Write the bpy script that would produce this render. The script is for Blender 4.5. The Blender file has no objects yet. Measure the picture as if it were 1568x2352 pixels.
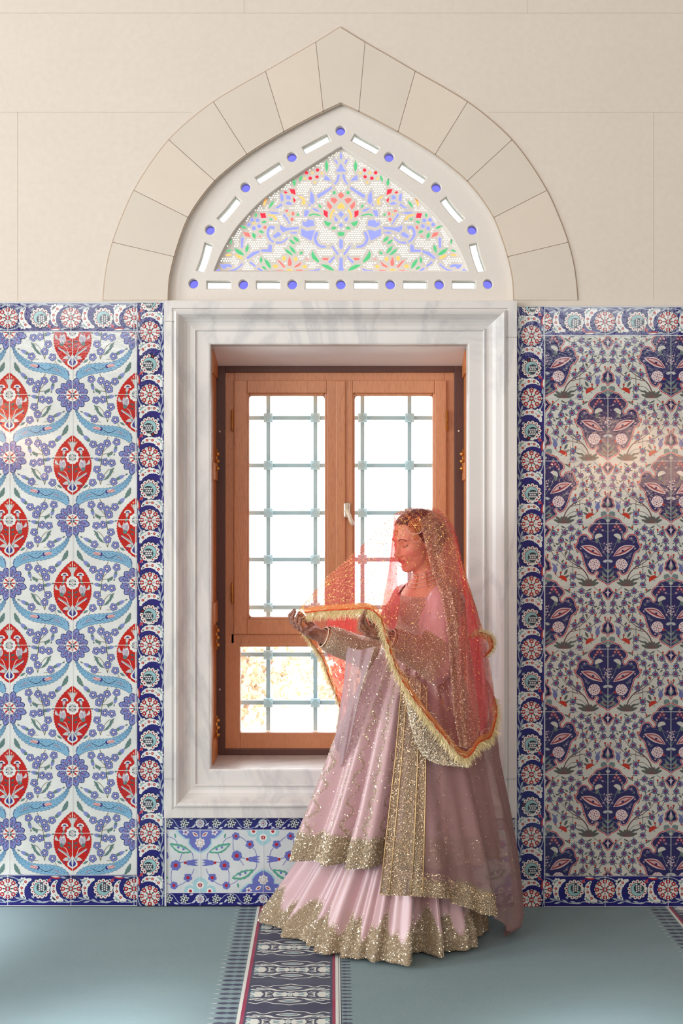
import bpy, bmesh, math, random
import numpy as np
from math import sin, cos, pi, radians
from mathutils import Vector, Matrix

random.seed(7)
rng = np.random.default_rng(7)
SC = bpy.context.scene
COL = SC.collection

# ------------------------------------------------------------------ camera, world, lights, exposure
CAM_D, CAM_H, F = 5.2, 903 / 576, 2995.2          # metres from wall, eye height, focal length in pixels
cd = bpy.data.cameras.new('camera')
cd.sensor_fit = 'VERTICAL'; cd.sensor_height = 36.0
cd.lens = F / 2352 * 36.0
cd.clip_start = 0.1; cd.clip_end = 200
cam = bpy.data.objects.new('camera', cd); COL.objects.link(cam)
cam.location = (0, -CAM_D, CAM_H); cam.rotation_euler = (pi / 2, 0, 0)
SC.camera = cam
vs = SC.view_settings
vs.view_transform = 'Standard'; vs.look = 'None'; vs.gamma = 1; vs.use_curve_mapping = False
vs.exposure = 0.0
SC.cycles.max_bounces = 10
SC.cycles.transparent_max_bounces = 24
SC.cycles.diffuse_bounces = 5
SC.cycles.sample_clamp_indirect = 6

w = bpy.data.worlds.new('sky'); SC.world = w; w.use_nodes = True
w.node_tree.nodes['Background'].inputs[0].default_value = (0.93, 0.97, 1.0, 1)
w.node_tree.nodes['Background'].inputs[1].default_value = 7.0

def area(name, loc, rot, sx, sy, power, col=(1, 1, 1), spread=pi):
    l = bpy.data.lights.new(name, 'AREA'); l.shape = 'RECTANGLE'; l.size = sx; l.size_y = sy
    l.energy = power; l.color = col; l.spread = spread
    o = bpy.data.objects.new(name, l); COL.objects.link(o); o.location = loc; o.rotation_euler = rot
    return o
# daylight coming through the tall windows of the side wall and of the wall behind the camera
for i, y in enumerate((-2.2, -4.9, -7.6)):
    area('side_window_daylight', (-5.35, y, 2.3), (0, -pi / 2, 0), 2.6, 1.5, 152, (0.93, 0.975, 1.0))
for i, x in enumerate((-3.0, 0.0, 3.0)):
    area('rear_window_daylight', (x, -9.85, 4.5), (pi / 2, 0, 0), 1.5, 2.0, 66, (0.96, 0.98, 1.0))
# soft patches of light let in by high windows, falling on the carpet
def aim(name, src, dst, sx, sy, power, spread, col=(1, .99, .97)):
    o = area(name, src, (0, 0, 0), sx, sy, power, col, radians(spread))
    o.rotation_euler = (Vector(dst) - Vector(src)).to_track_quat('-Z', 'Y').to_euler(); return o
for dst, pw in (((-1.62, -.45, 0), 2.6), ((-.75, -1.45, 0), 1.8), ((-1.3, -1.7, 0), 1.4), ((.80, -1.5, 0), 1.3), ((.45, -1.75, 0), 1.2)):
    aim('clerestory_daylight', (dst[0] * .6 - 2.2, -6.2, 5.6), dst, .35, .35, pw, 7)

def P(px, py, Y=0.0):
    z = CAM_D + Y
    return Vector(((px - 784) * z / F, Y, CAM_H + (1176 - py) * z / F))

# ------------------------------------------------------------------ colour and material helpers
def lin(c):
    return tuple(((v / 255) / 12.92 if v / 255 <= 0.04045 else ((v / 255 + 0.055) / 1.055) ** 2.4) for v in c)
def rgba(c): return tuple(lin(c)) + (1.0,)

class NT:
    def __init__(s, name):
        s.m = bpy.data.materials.new(name); s.m.use_nodes = True
        s.t = s.m.node_tree; s.t.nodes.clear()
        s.out = s.n('ShaderNodeOutputMaterial')
    def n(s, typ, **kw):
        nd = s.t.nodes.new(typ)
        for k, v in kw.items(): setattr(nd, k, v)
        return nd
    def l(s, a, b): s.t.links.new(a, b)
    def mix(s, fac, a, b, mode='MIX'):
        nd = s.n('ShaderNodeMix', data_type='RGBA', blend_type=mode)
        for sock, v in ((nd.inputs[0], fac), (nd.inputs[6], a), (nd.inputs[7], b)):
            if hasattr(v, 'is_linked') or isinstance(v, bpy.types.NodeSocket): s.l(v, sock)
            else: sock.default_value = v
        return nd.outputs[2]
    def ramp(s, src, stops):
        r = s.n('ShaderNodeValToRGB'); s.l(src, r.inputs[0])
        el = r.color_ramp.elements
        while len(el) < len(stops): el.new(0.5)
        for e, (p, c) in zip(el, stops): e.position = p; e.color = c
        return r.outputs[0]
    def noise(s, scale, detail=3, rough=0.5, vec=None, dist=0.0):
        nd = s.n('ShaderNodeTexNoise'); nd.inputs['Scale'].default_value = scale
        nd.inputs['Detail'].default_value = detail; nd.inputs['Roughness'].default_value = rough
        nd.inputs['Distortion'].default_value = dist
        if vec is None: vec = s.obj()
        s.l(vec, nd.inputs['Vector']); return nd.outputs['Fac']
    def obj(s, scale=(1, 1, 1)):
        if not hasattr(s, 'tc'): s.tc = s.n('ShaderNodeTexCoord')
        if scale == (1, 1, 1): return s.tc.outputs['Object']
        mp = s.n('ShaderNodeMapping'); mp.inputs['Scale'].default_value = scale
        s.l(s.tc.outputs['Object'], mp.inputs[0]); return mp.outputs[0]
    def bump(s, h, strength=0.2, dist=0.01, nrm=None):
        b = s.n('ShaderNodeBump'); b.inputs['Strength'].default_value = strength
        b.inputs['Distance'].default_value = dist; s.l(h, b.inputs['Height'])
        if nrm is not None: s.l(nrm, b.inputs['Normal'])
        return b.outputs[0]
    def bsdf(s, color=None, rough=0.5, metal=0.0, normal=None, **kw):
        b = s.n('ShaderNodeBsdfPrincipled')
        for sock, v in (('Base Color', color), ('Roughness', rough), ('Metallic', metal), ('Normal', normal)):
            if v is None: continue
            if isinstance(v, bpy.types.NodeSocket): s.l(v, b.inputs[sock])
            else: b.inputs[sock].default_value = v
        for k, v in kw.items():
            b.inputs[k.replace('_', ' ')].default_value = v
        return b.outputs[0]
    def done(s, sh): s.l(sh, s.out.inputs[0]); return s.m

def simple(name, c, rough=0.5, metal=0.0, bump=0, bscale=60, var=0.0, **kw):
    t = NT(name); c4 = rgba(c); nrm = None; col = c4
    if var:
        n = t.noise(bscale * 0.4, 4)
        dk = tuple(x * (1 - var) for x in c4[:3]) + (1,)
        col = t.mix(n, dk, c4)
    if bump: nrm = t.bump(t.noise(bscale, 4), bump, 0.005)
    return t.done(t.bsdf(col, rough, metal, nrm, **kw))

# ------------------------------------------------------------------ object helpers
def link(name, me, mat=None, parent=None, smooth=False):
    o = bpy.data.objects.new(name, me); COL.objects.link(o)
    if mat is not None:
        for m in (mat if isinstance(mat, (list, tuple)) else [mat]): me.materials.append(m)
    if parent is not None: o.parent = parent
    if smooth: me.polygons.foreach_set('use_smooth', [True] * len(me.polygons))
    return o
def mesh(name, verts, faces, mat=None, parent=None, smooth=False, cols=None, mi=None):
    me = bpy.data.meshes.new(name)
    me.from_pydata([tuple(v) for v in verts], [], faces)
    if cols is not None:
        a = me.attributes.new('col', 'FLOAT_COLOR', 'FACE')
        arr = np.ones((len(faces), 4), np.float32); arr[:, :3] = np.array(cols)
        a.data.foreach_set('color', arr.ravel())
    o = link(name, me, mat, parent, smooth)
    if mi is not None: me.polygons.foreach_set('material_index', mi)
    me.update()
    return o
def bmobj(name, bm, mat=None, parent=None, smooth=False):
    me = bpy.data.meshes.new(name); bm.to_mesh(me); bm.free()
    return link(name, me, mat, parent, smooth)
def empty(name, loc=(0, 0, 0)):
    o = bpy.data.objects.new(name, None); COL.objects.link(o); o.location = loc
    o.empty_display_size = 0.1; return o
def tag(o, label=None, cat=None, group=None, kind=None):
    for k, v in (('label', label), ('category', cat), ('group', group), ('kind', kind)):
        if v: o[k] = v
    return o
def adopt(root):
    """children were built in world coordinates: keep them where they are"""
    for c in root.children: c.matrix_parent_inverse = Matrix.Translation(-root.location)

def bx(bm, a, b, bevel=0.0):
    x0, x1 = sorted((a[0], b[0])); y0, y1 = sorted((a[1], b[1])); z0, z1 = sorted((a[2], b[2]))
    r = bmesh.ops.create_cube(bm, size=1)
    for v in r['verts']:
        v.co = ((x0 + x1) / 2 + v.co.x * (x1 - x0), (y0 + y1) / 2 + v.co.y * (y1 - y0), (z0 + z1) / 2 + v.co.z * (z1 - z0))
    if bevel:
        es = list({e for v in r['verts'] for e in v.link_edges})
        bmesh.ops.bevel(bm, geom=es, offset=bevel, segments=2, affect='EDGES', profile=0.6)
def box(name, a, b, mat, parent=None, bevel=0.0):
    bm = bmesh.new(); bx(bm, a, b, bevel); return bmobj(name, bm, mat, parent)

def tube_data(path, rad, n=8, closed=False, cap=True):
    """returns verts, faces of a tube following path (list of Vector), rad scalar or list"""
    path = [Vector(p) for p in path]; N = len(path)
    if not hasattr(rad, '__len__'): rad = [rad] * N
    vs_, fs = [], []
    ref = None
    for i, p in enumerate(path):
        if closed: t = (path[(i + 1) % N] - path[i - 1])
        else: t = path[min(i + 1, N - 1)] - path[max(i - 1, 0)]
        if t.length < 1e-9: t = Vector((0, 0, 1))
        t.normalize()
        if ref is None:
            ref = Vector((0, 0, 1)) if abs(t.z) < 0.9 else Vector((1, 0, 0))
        a = (ref - t * ref.dot(t))
        if a.length < 1e-6: a = t.orthogonal()
        a.normalize(); ref = a; b = t.cross(a)
        for k in range(n):
            an = 2 * pi * k / n
            vs_.append(p + (a * cos(an) + b * sin(an)) * rad[i])
    M = N if closed else N - 1
    for i in range(M):
        for k in range(n):
            j = (i + 1) % N
            fs.append((i * n + k, i * n + (k + 1) % n, j * n + (k + 1) % n, j * n + k))
    if cap and not closed:
        fs.append(tuple(range(n))[::-1]); fs.append(tuple((N - 1) * n + k for k in range(n)))
    return vs_, fs
class MB:
    def __init__(s): s.v = []; s.f = []; s.m = []
    def add(s, v, f, m=0):
        o = len(s.v); s.v += [tuple(x) for x in v]; s.f += [tuple(i + o for i in q) for q in f]; s.m += [m] * len(f)
    def tube(s, path, rad, n=8, closed=False, m=0): s.add(*tube_data(path, rad, n, closed), m)
    def box(s, a, b, m=0):
        x0, x1 = sorted((a[0], b[0])); y0, y1 = sorted((a[1], b[1])); z0, z1 = sorted((a[2], b[2]))
        s.add([(x, y, z) for x in (x0, x1) for y in (y0, y1) for z in (z0, z1)],
              [(0, 1, 3, 2), (4, 6, 7, 5), (0, 4, 5, 1), (2, 3, 7, 6), (0, 2, 6, 4), (1, 5, 7, 3)], m)
    def ball(s, c, r, nu=8, nv=6, sq=(1, 1, 1), m=0):
        c = Vector(c); v = [c + Vector((0, 0, r * sq[2]))]; f = []
        for j in range(1, nv):
            th = pi * j / nv
            for i in range(nu):
                ph = 2 * pi * i / nu
                v.append(c + Vector((r * sq[0] * sin(th) * cos(ph), r * sq[1] * sin(th) * sin(ph), r * sq[2] * cos(th))))
        v.append(c - Vector((0, 0, r * sq[2]))); L = len(v) - 1
        for i in range(nu):
            f.append((0, 1 + i, 1 + (i + 1) % nu)); f.append((L, L - nu + (i + 1) % nu, L - nu + i))
        for j in range(nv - 2):
            for i in range(nu):
                a = 1 + j * nu + i; b = 1 + j * nu + (i + 1) % nu
                f.append((a, a + nu, b + nu, b))
        s.add(v, f, m)
    def lathe(s, c, prof, n=24, axis='z', m=0):
        c = Vector(c); v = []; f = []
        for (r, h) in prof:
            for k in range(n):
                a = 2 * pi * k / n
                q = {'z': (r * cos(a), r * sin(a), h), 'y': (r * cos(a), h, r * sin(a)), 'x': (h, r * cos(a), r * sin(a))}[axis]
                v.append(c + Vector(q))
        for i in range(len(prof) - 1):
            for k in range(n):
                f.append((i * n + k, i * n + (k + 1) % n, (i + 1) * n + (k + 1) % n, (i + 1) * n + k))
        s.add(v, f, m)
    def build(s, name, mat, parent=None, smooth=False):
        return mesh(name, s.v, s.f, mat, parent, smooth, mi=s.m if any(s.m) else None)

def catmull(pts, n=8, closed=False):
    pts = [np.array(p, float) for p in pts]; N = len(pts); out = []
    R = range(N) if closed else range(N - 1)
    for i in R:
        if closed: p0, p1, p2, p3 = pts[i - 1], pts[i], pts[(i + 1) % N], pts[(i + 2) % N]
        else: p0, p1, p2, p3 = pts[max(i - 1, 0)], pts[i], pts[i + 1], pts[min(i + 2, N - 1)]
        for k in range(n):
            t = k / n
            out.append(0.5 * ((2 * p1) + (-p0 + p2) * t + (2 * p0 - 5 * p1 + 4 * p2 - p3) * t * t + (-p0 + 3 * p1 - 3 * p2 + p3) * t ** 3))
    if not closed: out.append(pts[-1])
    return np.array(out)

def slab2d(name, outer, holes, y0, y1, mat, parent=None, bevel=0.0):
    """plate in the XZ plane with holes, from depth y0 (front) to y1 (back). outlines are (x, z)"""
    cu = bpy.data.curves.new(name, 'CURVE'); cu.dimensions = '2D'; cu.fill_mode = 'BOTH'
    cu.extrude = abs(y1 - y0) / 2 - bevel; cu.bevel_depth = bevel; cu.bevel_resolution = 0
    for pl in [outer] + list(holes):
        sp = cu.splines.new('POLY'); sp.points.add(len(pl) - 1)
        sp.points.foreach_set('co', [c for p in pl for c in (p[0], p[1], 0, 1)]); sp.use_cyclic_u = True
    tmp = bpy.data.objects.new('tmp', cu); COL.objects.link(tmp)
    dg = bpy.context.evaluated_depsgraph_get(); me = bpy.data.meshes.new_from_object(tmp.evaluated_get(dg))
    bpy.data.objects.remove(tmp); bpy.data.curves.remove(cu)
    me.transform(Matrix.Translation((0, (y0 + y1) / 2, 0)) @ Matrix.Rotation(pi / 2, 4, 'X'))
    me.materials.clear(); me.name = name
    return link(name, me, mat, parent)

# ------------------------------------------------------------------ flat vector art, laid as thin glaze layers
class Art:
    def __init__(s): s.p = []           # (points Nx2, colour, layer)
    def poly(s, pts, c, L=1): s.p.append((np.array(pts, float), c, L))
    def ell(s, x, y, rx, ry=None, c=(0, 0, 0), L=1, rot=0, n=12, a0=0, a1=2 * pi):
        ry = rx if ry is None else ry
        full = abs(a1 - a0 - 2 * pi) < 1e-6
        a = np.linspace(a0, a1, n, endpoint=not full)
        q = np.stack([rx * np.cos(a), ry * np.sin(a)], 1)
        R = np.array([[cos(rot), -sin(rot)], [sin(rot), cos(rot)]])
        s.poly(q @ R.T + (x, y), c, L)
    def leaf(s, a, b, wd, c, L=1, bend=0.0, n=7, skew=0.5, ser=0.0):
        """pointed leaf from a to b, half width wd, bend sideways, optional serration"""
        a = np.array(a, float); b = np.array(b, float); d = b - a; nn = np.array([-d[1], d[0]]); ln = np.hypot(*d) + 1e-9; nn = nn / ln
        t = np.linspace(0, 1, n); prof = np.sin(pi * t ** (math.log(0.5) / math.log(skew))) * wd
        mid = a + t[:, None] * d + nn * (np.sin(pi * t) * bend)[:, None]
        if ser:
            prof = prof.copy(); prof[1:-1:2] += ser
        up = mid + nn * prof[:, None]; dn = mid - nn * prof[:, None]
        s.poly(np.concatenate([up, dn[-2:0:-1]]), c, L)
    def line(s, pts, wd, c, L=1, closed=False, taper=False, smooth=0):
        pts = catmull(pts, smooth, closed) if smooth else np.array(pts, float)
        N = len(pts)
        if closed: t = np.roll(pts, -1, 0) - np.roll(pts, 1, 0)
        else: t = np.gradient(pts, axis=0)
        t = t / (np.hypot(t[:, 0], t[:, 1])[:, None] + 1e-9); nn = np.stack([-t[:, 1], t[:, 0]], 1)
        ww = np.full(N, wd / 2.0)
        if taper: ww = ww * np.linspace(1, 0.25, N)
        A = pts + nn * ww[:, None]; B = pts - nn * ww[:, None]
        for i in range(N if closed else N - 1):
            j = (i + 1) % N; s.poly([A[i], A[j], B[j], B[i]], c, L)
    def flower(s, x, y, r, n, c, L=1, rot=0.0, core=None, dot=None, line=None, pr=0.46):
        for k in range(n):
            a = rot + 2 * pi * k / n
            cx, cy = x + cos(a) * r * 0.58, y + sin(a) * r * 0.58
            if line: s.ell(cx, cy, r * pr + 0.9, None, line, L, n=8)
            s.ell(cx, cy, r * pr, None, c, L + 1, n=8)
            if dot: s.ell(x + cos(a) * r * 0.45, y + sin(a) * r * 0.45, r * 0.15, None, dot, L + 2, n=5)
        if core: s.ell(x, y, r * 0.28, None, core, L + 3, n=7)
    def inst(s, o, dx=0, dy=0, sx=1, sy=1, rot=0, dL=0, px=0, py=0):
        R = np.array([[cos(rot), -sin(rot)], [sin(rot), cos(rot)]])
        for q, c, L in o.p:
            s.p.append(((((q - (px, py)) * (sx, sy)) @ R.T) + (dx, dy), c, L + dL))
    def clip(s, x0, y0, x1, y1):
        out = []
        for q, c, L in s.p:
            mn = q.min(0); mx = q.max(0)
            if mx[0] <= x0 or mn[0] >= x1 or mx[1] <= y0 or mn[1] >= y1: continue
            if mn[0] < x0 or mx[0] > x1 or mn[1] < y0 or mx[1] > y1:
                pts = [tuple(v) for v in q]
                for ax, lim, sg in ((0, x0, 1), (0, x1, -1), (1, y0, 1), (1, y1, -1)):
                    res = []
                    for i in range(len(pts)):
                        a, b = pts[i - 1], pts[i]; ia = (a[ax] - lim) * sg >= 0; ib = (b[ax] - lim) * sg >= 0
                        if ia != ib:
                            t = (lim - a[ax]) / (b[ax] - a[ax]); res.append((a[0] + t * (b[0] - a[0]), a[1] + t * (b[1] - a[1])))
                        if ib: res.append(b)
                    pts = res
                    if len(pts) < 3: break
                if len(pts) < 3: continue
                q = np.array(pts)
            out.append((q, c, L))
        s.p = out; return s
    def build(s, name, mat, fn, parent=None, step=0.00012, slab=None):
        """fn maps (x, y, lift) to a world point; slab=(x0,y0,x1,y1,thick) adds the body underneath"""
        V, Fc, C = [], [], []
        if slab:
            x0, y0, x1, y1, th, bc = slab
            cor = [(x0, y0), (x1, y0), (x1, y1), (x0, y1)]
            V += [fn(x, y, 0) for x, y in cor] + [fn(x, y, -th) for x, y in cor]
            Fc += [(0, 1, 2, 3), (0, 4, 5, 1), (1, 5, 6, 2), (2, 6, 7, 3), (3, 7, 4, 0), (7, 6, 5, 4)]; C += [lin(bc)] * 6
        cache = {}
        for q, c, L in s.p:
            if len(q) < 3: continue
            ar = 0.5 * np.sum(q[:, 0] * np.roll(q[:, 1], -1) - np.roll(q[:, 0], -1) * q[:, 1])
            if abs(ar) < 1e-3: continue
            if ar < 0: q = q[::-1]
            b = len(V); lift = L * step + (len(Fc) % 29) * step / 31; V += [fn(x, y, lift) for x, y in q]; Fc.append(tuple(range(b + len(q) - 1, b - 1, -1)))
            if c not in cache: cache[c] = lin(c)
            C.append(cache[c])
        return mesh(name, V, Fc, mat, parent, cols=C)
wallfn = lambda Y: (lambda x, y, l: ((x - 784) / 576, Y - l, CAM_H + (1176 - y) / 576))
# ------------------------------------------------------------------ materials of the room
def mat_plaster():
    t = NT('pale_beige_stone_plaster'); n = t.noise(3, 5, 0.6); n2 = t.noise(350, 3)
    col = t.mix(n, rgba((222, 214, 203)), rgba((229, 222, 213)))
    col = t.mix(t.ramp(t.noise(40, 4), [(0.35, (0, 0, 0, 1)), (0.7, (0.25, 0.25, 0.25, 1))]), col, rgba((212, 200, 186)))
    return t.done(t.bsdf(col, 0.85, normal=t.bump(n2, 0.12, 0.002)))
def mat_marble():
    t = NT('white_marble'); v = t.obj((1, 1, 0.35)); n = t.noise(2.2, 6, 0.62, v, 1.6)
    vein = t.ramp(n, [(0.44, (0, 0, 0, 1)), (0.5, (0.55, 0.55, 0.55, 1)), (0.56, (0, 0, 0, 1))])
    col = t.mix(vein, rgba((222, 221, 219)), rgba((190, 190, 194)))
    return t.done(t.bsdf(col, 0.28, normal=t.bump(t.noise(60, 3), 0.03, 0.002)))
def mat_wood(name, a, b, c, rough=0.38):
    t = NT(name); v = t.obj((14, 14, 1.1)); n = t.noise(6, 5, 0.6, v, 0.8)
    n2 = t.noise(40, 4, 0.6, t.obj((10, 10, 0.7)))
    col = t.mix(n, rgba(a), rgba(b)); col = t.mix(t.ramp(n2, [(0.5, (0, 0, 0, 1)), (0.72, (0.8, 0.8, 0.8, 1))]), col, rgba(c))
    return t.done(t.bsdf(col, rough, normal=t.bump(n2, 0.1, 0.001)))
def mat_glaze(name, bumpk=0.35):
    t = NT(name); a = t.n('ShaderNodeAttribute', attribute_name='col')
    n = t.noise(9, 4, 0.55); dk = t.mix(t.ramp(n, [(0.3, (0, 0, 0, 1)), (0.75, (0.18, 0.18, 0.18, 1))]), a.outputs['Color'], rgba((40, 45, 70)))
    nr = t.bump(t.noise(22, 3, 0.6), bumpk * .7, 0.003); nr = t.bump(t.noise(200, 2), 0.25, 0.0006, nr)
    return t.done(t.bsdf(dk, 0.055, normal=nr, Specular_IOR_Level=0.45))
M_PL = mat_plaster(); M_MB = mat_marble()
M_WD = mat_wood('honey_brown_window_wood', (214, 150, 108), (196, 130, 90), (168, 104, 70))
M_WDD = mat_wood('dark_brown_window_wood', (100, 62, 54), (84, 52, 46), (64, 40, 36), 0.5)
M_SHUT = mat_wood('warm_orange_shutter_wood', (222, 146, 84), (200, 122, 66), (164, 96, 52))
M_BRASS = simple('brass', (205, 150, 80), 0.28, 0.9, 0.1, 80)
M_STEEL = simple('pale_satin_nickel', (205, 195, 180), 0.3, 0.8)
M_GRILL = simple('glare_paled_iron', (140, 166, 174), 0.5, 0, 0.2, 90)  # iron coloured pale blue-grey to stand in for window flare
M_JOINT = simple('dark_joint_mortar', (186, 168, 150), 0.9)
M_GLAZE = mat_glaze('painted_glazed_tile')
M_TRAC = simple('white_carved_gypsum', (230, 226, 220), 0.8, 0, 0.15, 200, 0.04)  # gypsum white, lightened a little for the glow of the window

def mat_glass():
    t = NT('clear_window_glass'); tr = t.n('ShaderNodeBsdfTransparent'); tr.inputs[0].default_value = (0.97, 0.985, 0.985, 1)
    gl = t.n('ShaderNodeBsdfGlossy'); gl.inputs[1].default_value = 0.02
    fr = t.n('ShaderNodeFresnel'); fr.inputs[0].default_value = 1.35
    mx = t.n('ShaderNodeMixShader'); t.l(fr.outputs[0], mx.inputs[0]); t.l(tr.outputs[0], mx.inputs[1]); t.l(gl.outputs[0], mx.inputs[2])
    return t.done(mx.outputs[0])
M_GLASS = mat_glass()
def mat_stained(name, c=None):
    """thin coloured glass: tinted see-through plus a little scattering"""
    t = NT(name); tr = t.n('ShaderNodeBsdfTransparent'); tl = t.n('ShaderNodeBsdfTranslucent')
    if c is None:
        a = t.n('ShaderNodeAttribute', attribute_name='col'); src = t.mix(1.0, a.outputs['Color'], (.46, .46, .46, 1), 'MULTIPLY')
    else:
        src = t.mix(t.noise(120, 3), tuple(x * 0.8 for x in c) + (1,), tuple(c) + (1,))
    t.l(src, tr.inputs[0]); t.l(src, tl.inputs[0])
    mx = t.n('ShaderNodeMixShader'); mx.inputs[0].default_value = 0.3; t.l(tr.outputs[0], mx.inputs[1]); t.l(tl.outputs[0], mx.inputs[2])
    return t.done(mx.outputs[0])

# ------------------------------------------------------------------ room shell
WX0, WX1, WY = -5.5, 5.5, -10.0
Zc = 6.2
def wz(py): return CAM_H + (1176 - py) / 576
def wx(px): return (px - 784) / 576
arch_in_L = [(386, 690), (389, 640), (400, 590), (414, 545), (432, 500), (460, 456), (493, 416), (529, 384), (567, 355), (609, 328), (652, 303), (718, 268), (783, 237)]
arch_out_L = [(237, 690), (241, 645), (248, 600), (262, 548), (284, 490), (308, 438), (345, 378), (388, 322), (438, 275), (490, 235), (549, 199), (610, 165), (668, 131), (725, 98), (781, 63)]
def mirror(L, ax):
    return L + [(2 * ax - x, y) for x, y in L[-2::-1]]
arch_in = mirror(arch_in_L, 783); arch_out = mirror(arch_out_L, 781.5)
outer = [(WX0, -.2), (WX1, -.2), (WX1, Zc), (WX0, Zc)]
hole_win = [(wx(462), wz(1790)), (wx(1095), wz(1790)), (wx(1095), wz(770)), (wx(462), wz(770))]
hole_arch = [(wx(x), wz(y)) for x, y in catmull(arch_in[:13], 3).tolist() + catmull(arch_in[12:], 3).tolist()[1:]]
wn = slab2d('wall_north', outer, [hole_win, hole_arch], 0.0, 0.13, M_PL); tag(wn, kind='structure')
big_arch = [(x * 1.12, (z - wz(690)) * 1.3 + wz(686)) for x, z in hole_arch]
slab2d('wall_core', outer, [hole_win, big_arch], 0.13, 0.50, M_PL, wn)
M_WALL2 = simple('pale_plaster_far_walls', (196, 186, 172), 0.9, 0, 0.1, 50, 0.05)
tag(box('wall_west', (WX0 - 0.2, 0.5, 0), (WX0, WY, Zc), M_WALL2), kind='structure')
tag(box('wall_east', (WX1, 0.5, 0), (WX1 + 0.2, WY, Zc), simple('bounce_dimming_dark_plaster', (120, 118, 122), 0.9, 0, 0.1, 50, 0.05)), kind='structure')  # unseen wall coloured dark so less light bounces onto the right side
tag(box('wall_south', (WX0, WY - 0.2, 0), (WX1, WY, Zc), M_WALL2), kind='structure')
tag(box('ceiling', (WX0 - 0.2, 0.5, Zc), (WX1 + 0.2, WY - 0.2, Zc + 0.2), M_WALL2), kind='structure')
tag(box('floor', (WX0, 0, -0.2), (WX1, WY, -0.012), simple('stone_floor', (120, 120, 118), 0.8)), kind='structure')

# ashlar joints of the wall: hairline grooves drawn as thin recess strips
def strip(mb, a, b, wd, Y):
    a = np.array(a, float); b = np.array(b, float); d = b - a; d /= np.hypot(*d); n = np.array([-d[1], d[0]]) * wd / 2
    q = [a + n, b + n, b - n, a - n]
    v = [(wx(x), Y, wz(y)) for x, y in q] + [(wx(x), 0.0, wz(y)) for x, y in q]
    mb.add(v, [(0, 1, 2, 3), (0, 4, 5, 1), (1, 5, 6, 2), (2, 6, 7, 3), (3, 7, 4, 0)])
M_HAIR = simple('faint_wall_joint', (210, 199, 184), 0.9)
mb = MB()
for y in (30, -228, -486): strip(mb, (-1500, y), (3000, y), 1.6, -0.0006)
for x0, x1, y in ((-900, 440, 258), (1120, 2600, 258)): strip(mb, (x0, y), (x1, y), 1.6, -0.0006)
for x, y0, y1 in ((560, -228, 30), (1210, -228, 30), (40, 258, 690), (1500, 258, 690)): strip(mb, (x, y0), (x, y1), 1.4, -0.0006)
tag(mb.build('trim_1', M_HAIR), kind='structure')

# arch of separate voussoirs round the coloured window
arch = empty('trim_2', P(783, 690, 0)); tag(arch, kind='structure')
cut_o = [0, 3, 5, 7, 9, 11, 13, 15, 17, 19, 21, 23, 25, 28]
oL = [(237, 690), (262, 556), (310, 436), (388, 322), (490, 235), (610, 165), (725, 98), (836, 100), (955, 168), (1072, 238), (1175, 325), (1256, 437), (1303, 560), (1326, 690)]
iL = [(386, 690), (396, 592), (432, 500), (493, 416), (567, 355), (652, 303), (739, 258), (824, 257), (912, 303), (1000, 355), (1074, 417), (1134, 500), (1170, 592), (1180, 690)]
co = catmull(arch_out[:15], 6).tolist() + catmull(arch_out[14:], 6).tolist()[1:]
ci = catmull(arch_in[:13], 6).tolist() + catmull(arch_in[12:], 6).tolist()[1:]
def nearest(cv, p): return min(range(len(cv)), key=lambda i: (cv[i][0] - p[0]) ** 2 + (cv[i][1] - p[1]) ** 2)
io = [nearest(co, p) for p in oL]; ii = [nearest(ci, p) for p in iL]
M_VOU = []
for k, c in enumerate(((225, 217, 205), (229, 219, 206), (224, 216, 204))):
    t = NT('arch_stone'); n = t.noise(5, 5, 0.6); col = t.mix(n, rgba(c), rgba(tuple(v - 10 for v in c)))
    M_VOU.append(t.done(t.bsdf(col, 0.85, normal=t.bump(t.noise(300, 3), 0.12, 0.002))))
for k in range(13):
    a = co[io[k]:io[k + 1] + 1]; b = ci[ii[k]:ii[k + 1] + 1]
    pl = a + b[::-1]; c = np.mean(pl, 0)
    pl = [c + (np.array(p) - c) * 0.988 for p in pl]
    fr = [(wx(x), -0.006, wz(y)) for x, y in pl]; bk = [(wx(x), 0.004, wz(y)) for x, y in pl]; n = len(pl)
    o = mesh('arch_stone', fr + bk, [tuple(range(n))] + [(i, i + n, (i + 1) % n + n, (i + 1) % n) for i in range(n)], M_VOU[(k * 2) % 3], arch)
mb = MB()
for k in range(1, 13): strip(mb, co[io[k]], ci[ii[k]], 3.2, -0.002)
for cv in (co, ci):
    for i in range(len(cv) - 1): strip(mb, cv[i], cv[i + 1], 4.0, -0.002)
mb.build('mortar_joint', M_JOINT, arch); adopt(arch)

# ------------------------------------------------------------------ marble window surround, swept profile
prof = [(0, 0.0), (0, -.035), (18, -.037), (20, -.030), (22.5, -.030), (24, -.041), (28, -.044), (33, -.040), (38, -.028), (44, -.014), (51, -.005), (58, -.001),
        (65, .000), (66, -.006), (68.5, -.008), (70.5, -.006), (71.5, .001), (100, .000), (103.5, .002), (104, .006), (104, .065)]
prof = [(d, y - .012) for d, y in prof]; prof[0] = (0, 0)
ox0, ox1, oy0, oy1 = 380, 1183, 695, 1872
V = []; Fc = []
side = []
for ci_, (sx, sy) in enumerate(((0, 0), (1, 0), (1, 1), (0, 1))):
    for d, Y in prof:
        dx = d * (589.0 and (104 + 0) / 104)
        x = ox0 + dx if not sx else ox1 - d * 110 / 104
        y = oy0 + d * 97 / 104 if not sy else oy1 - d * 107 / 104
        V.append((wx(x), Y, wz(y)))
n = len(prof)
for c in range(4):
    for i in range(n - 1):
        a = c * n + i; b = ((c + 1) % 4) * n + i
        Fc.append((a, b, b + 1, a + 1))
mar = mesh('trim_3', V, Fc, M_MB); tag(mar, kind='structure')
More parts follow.
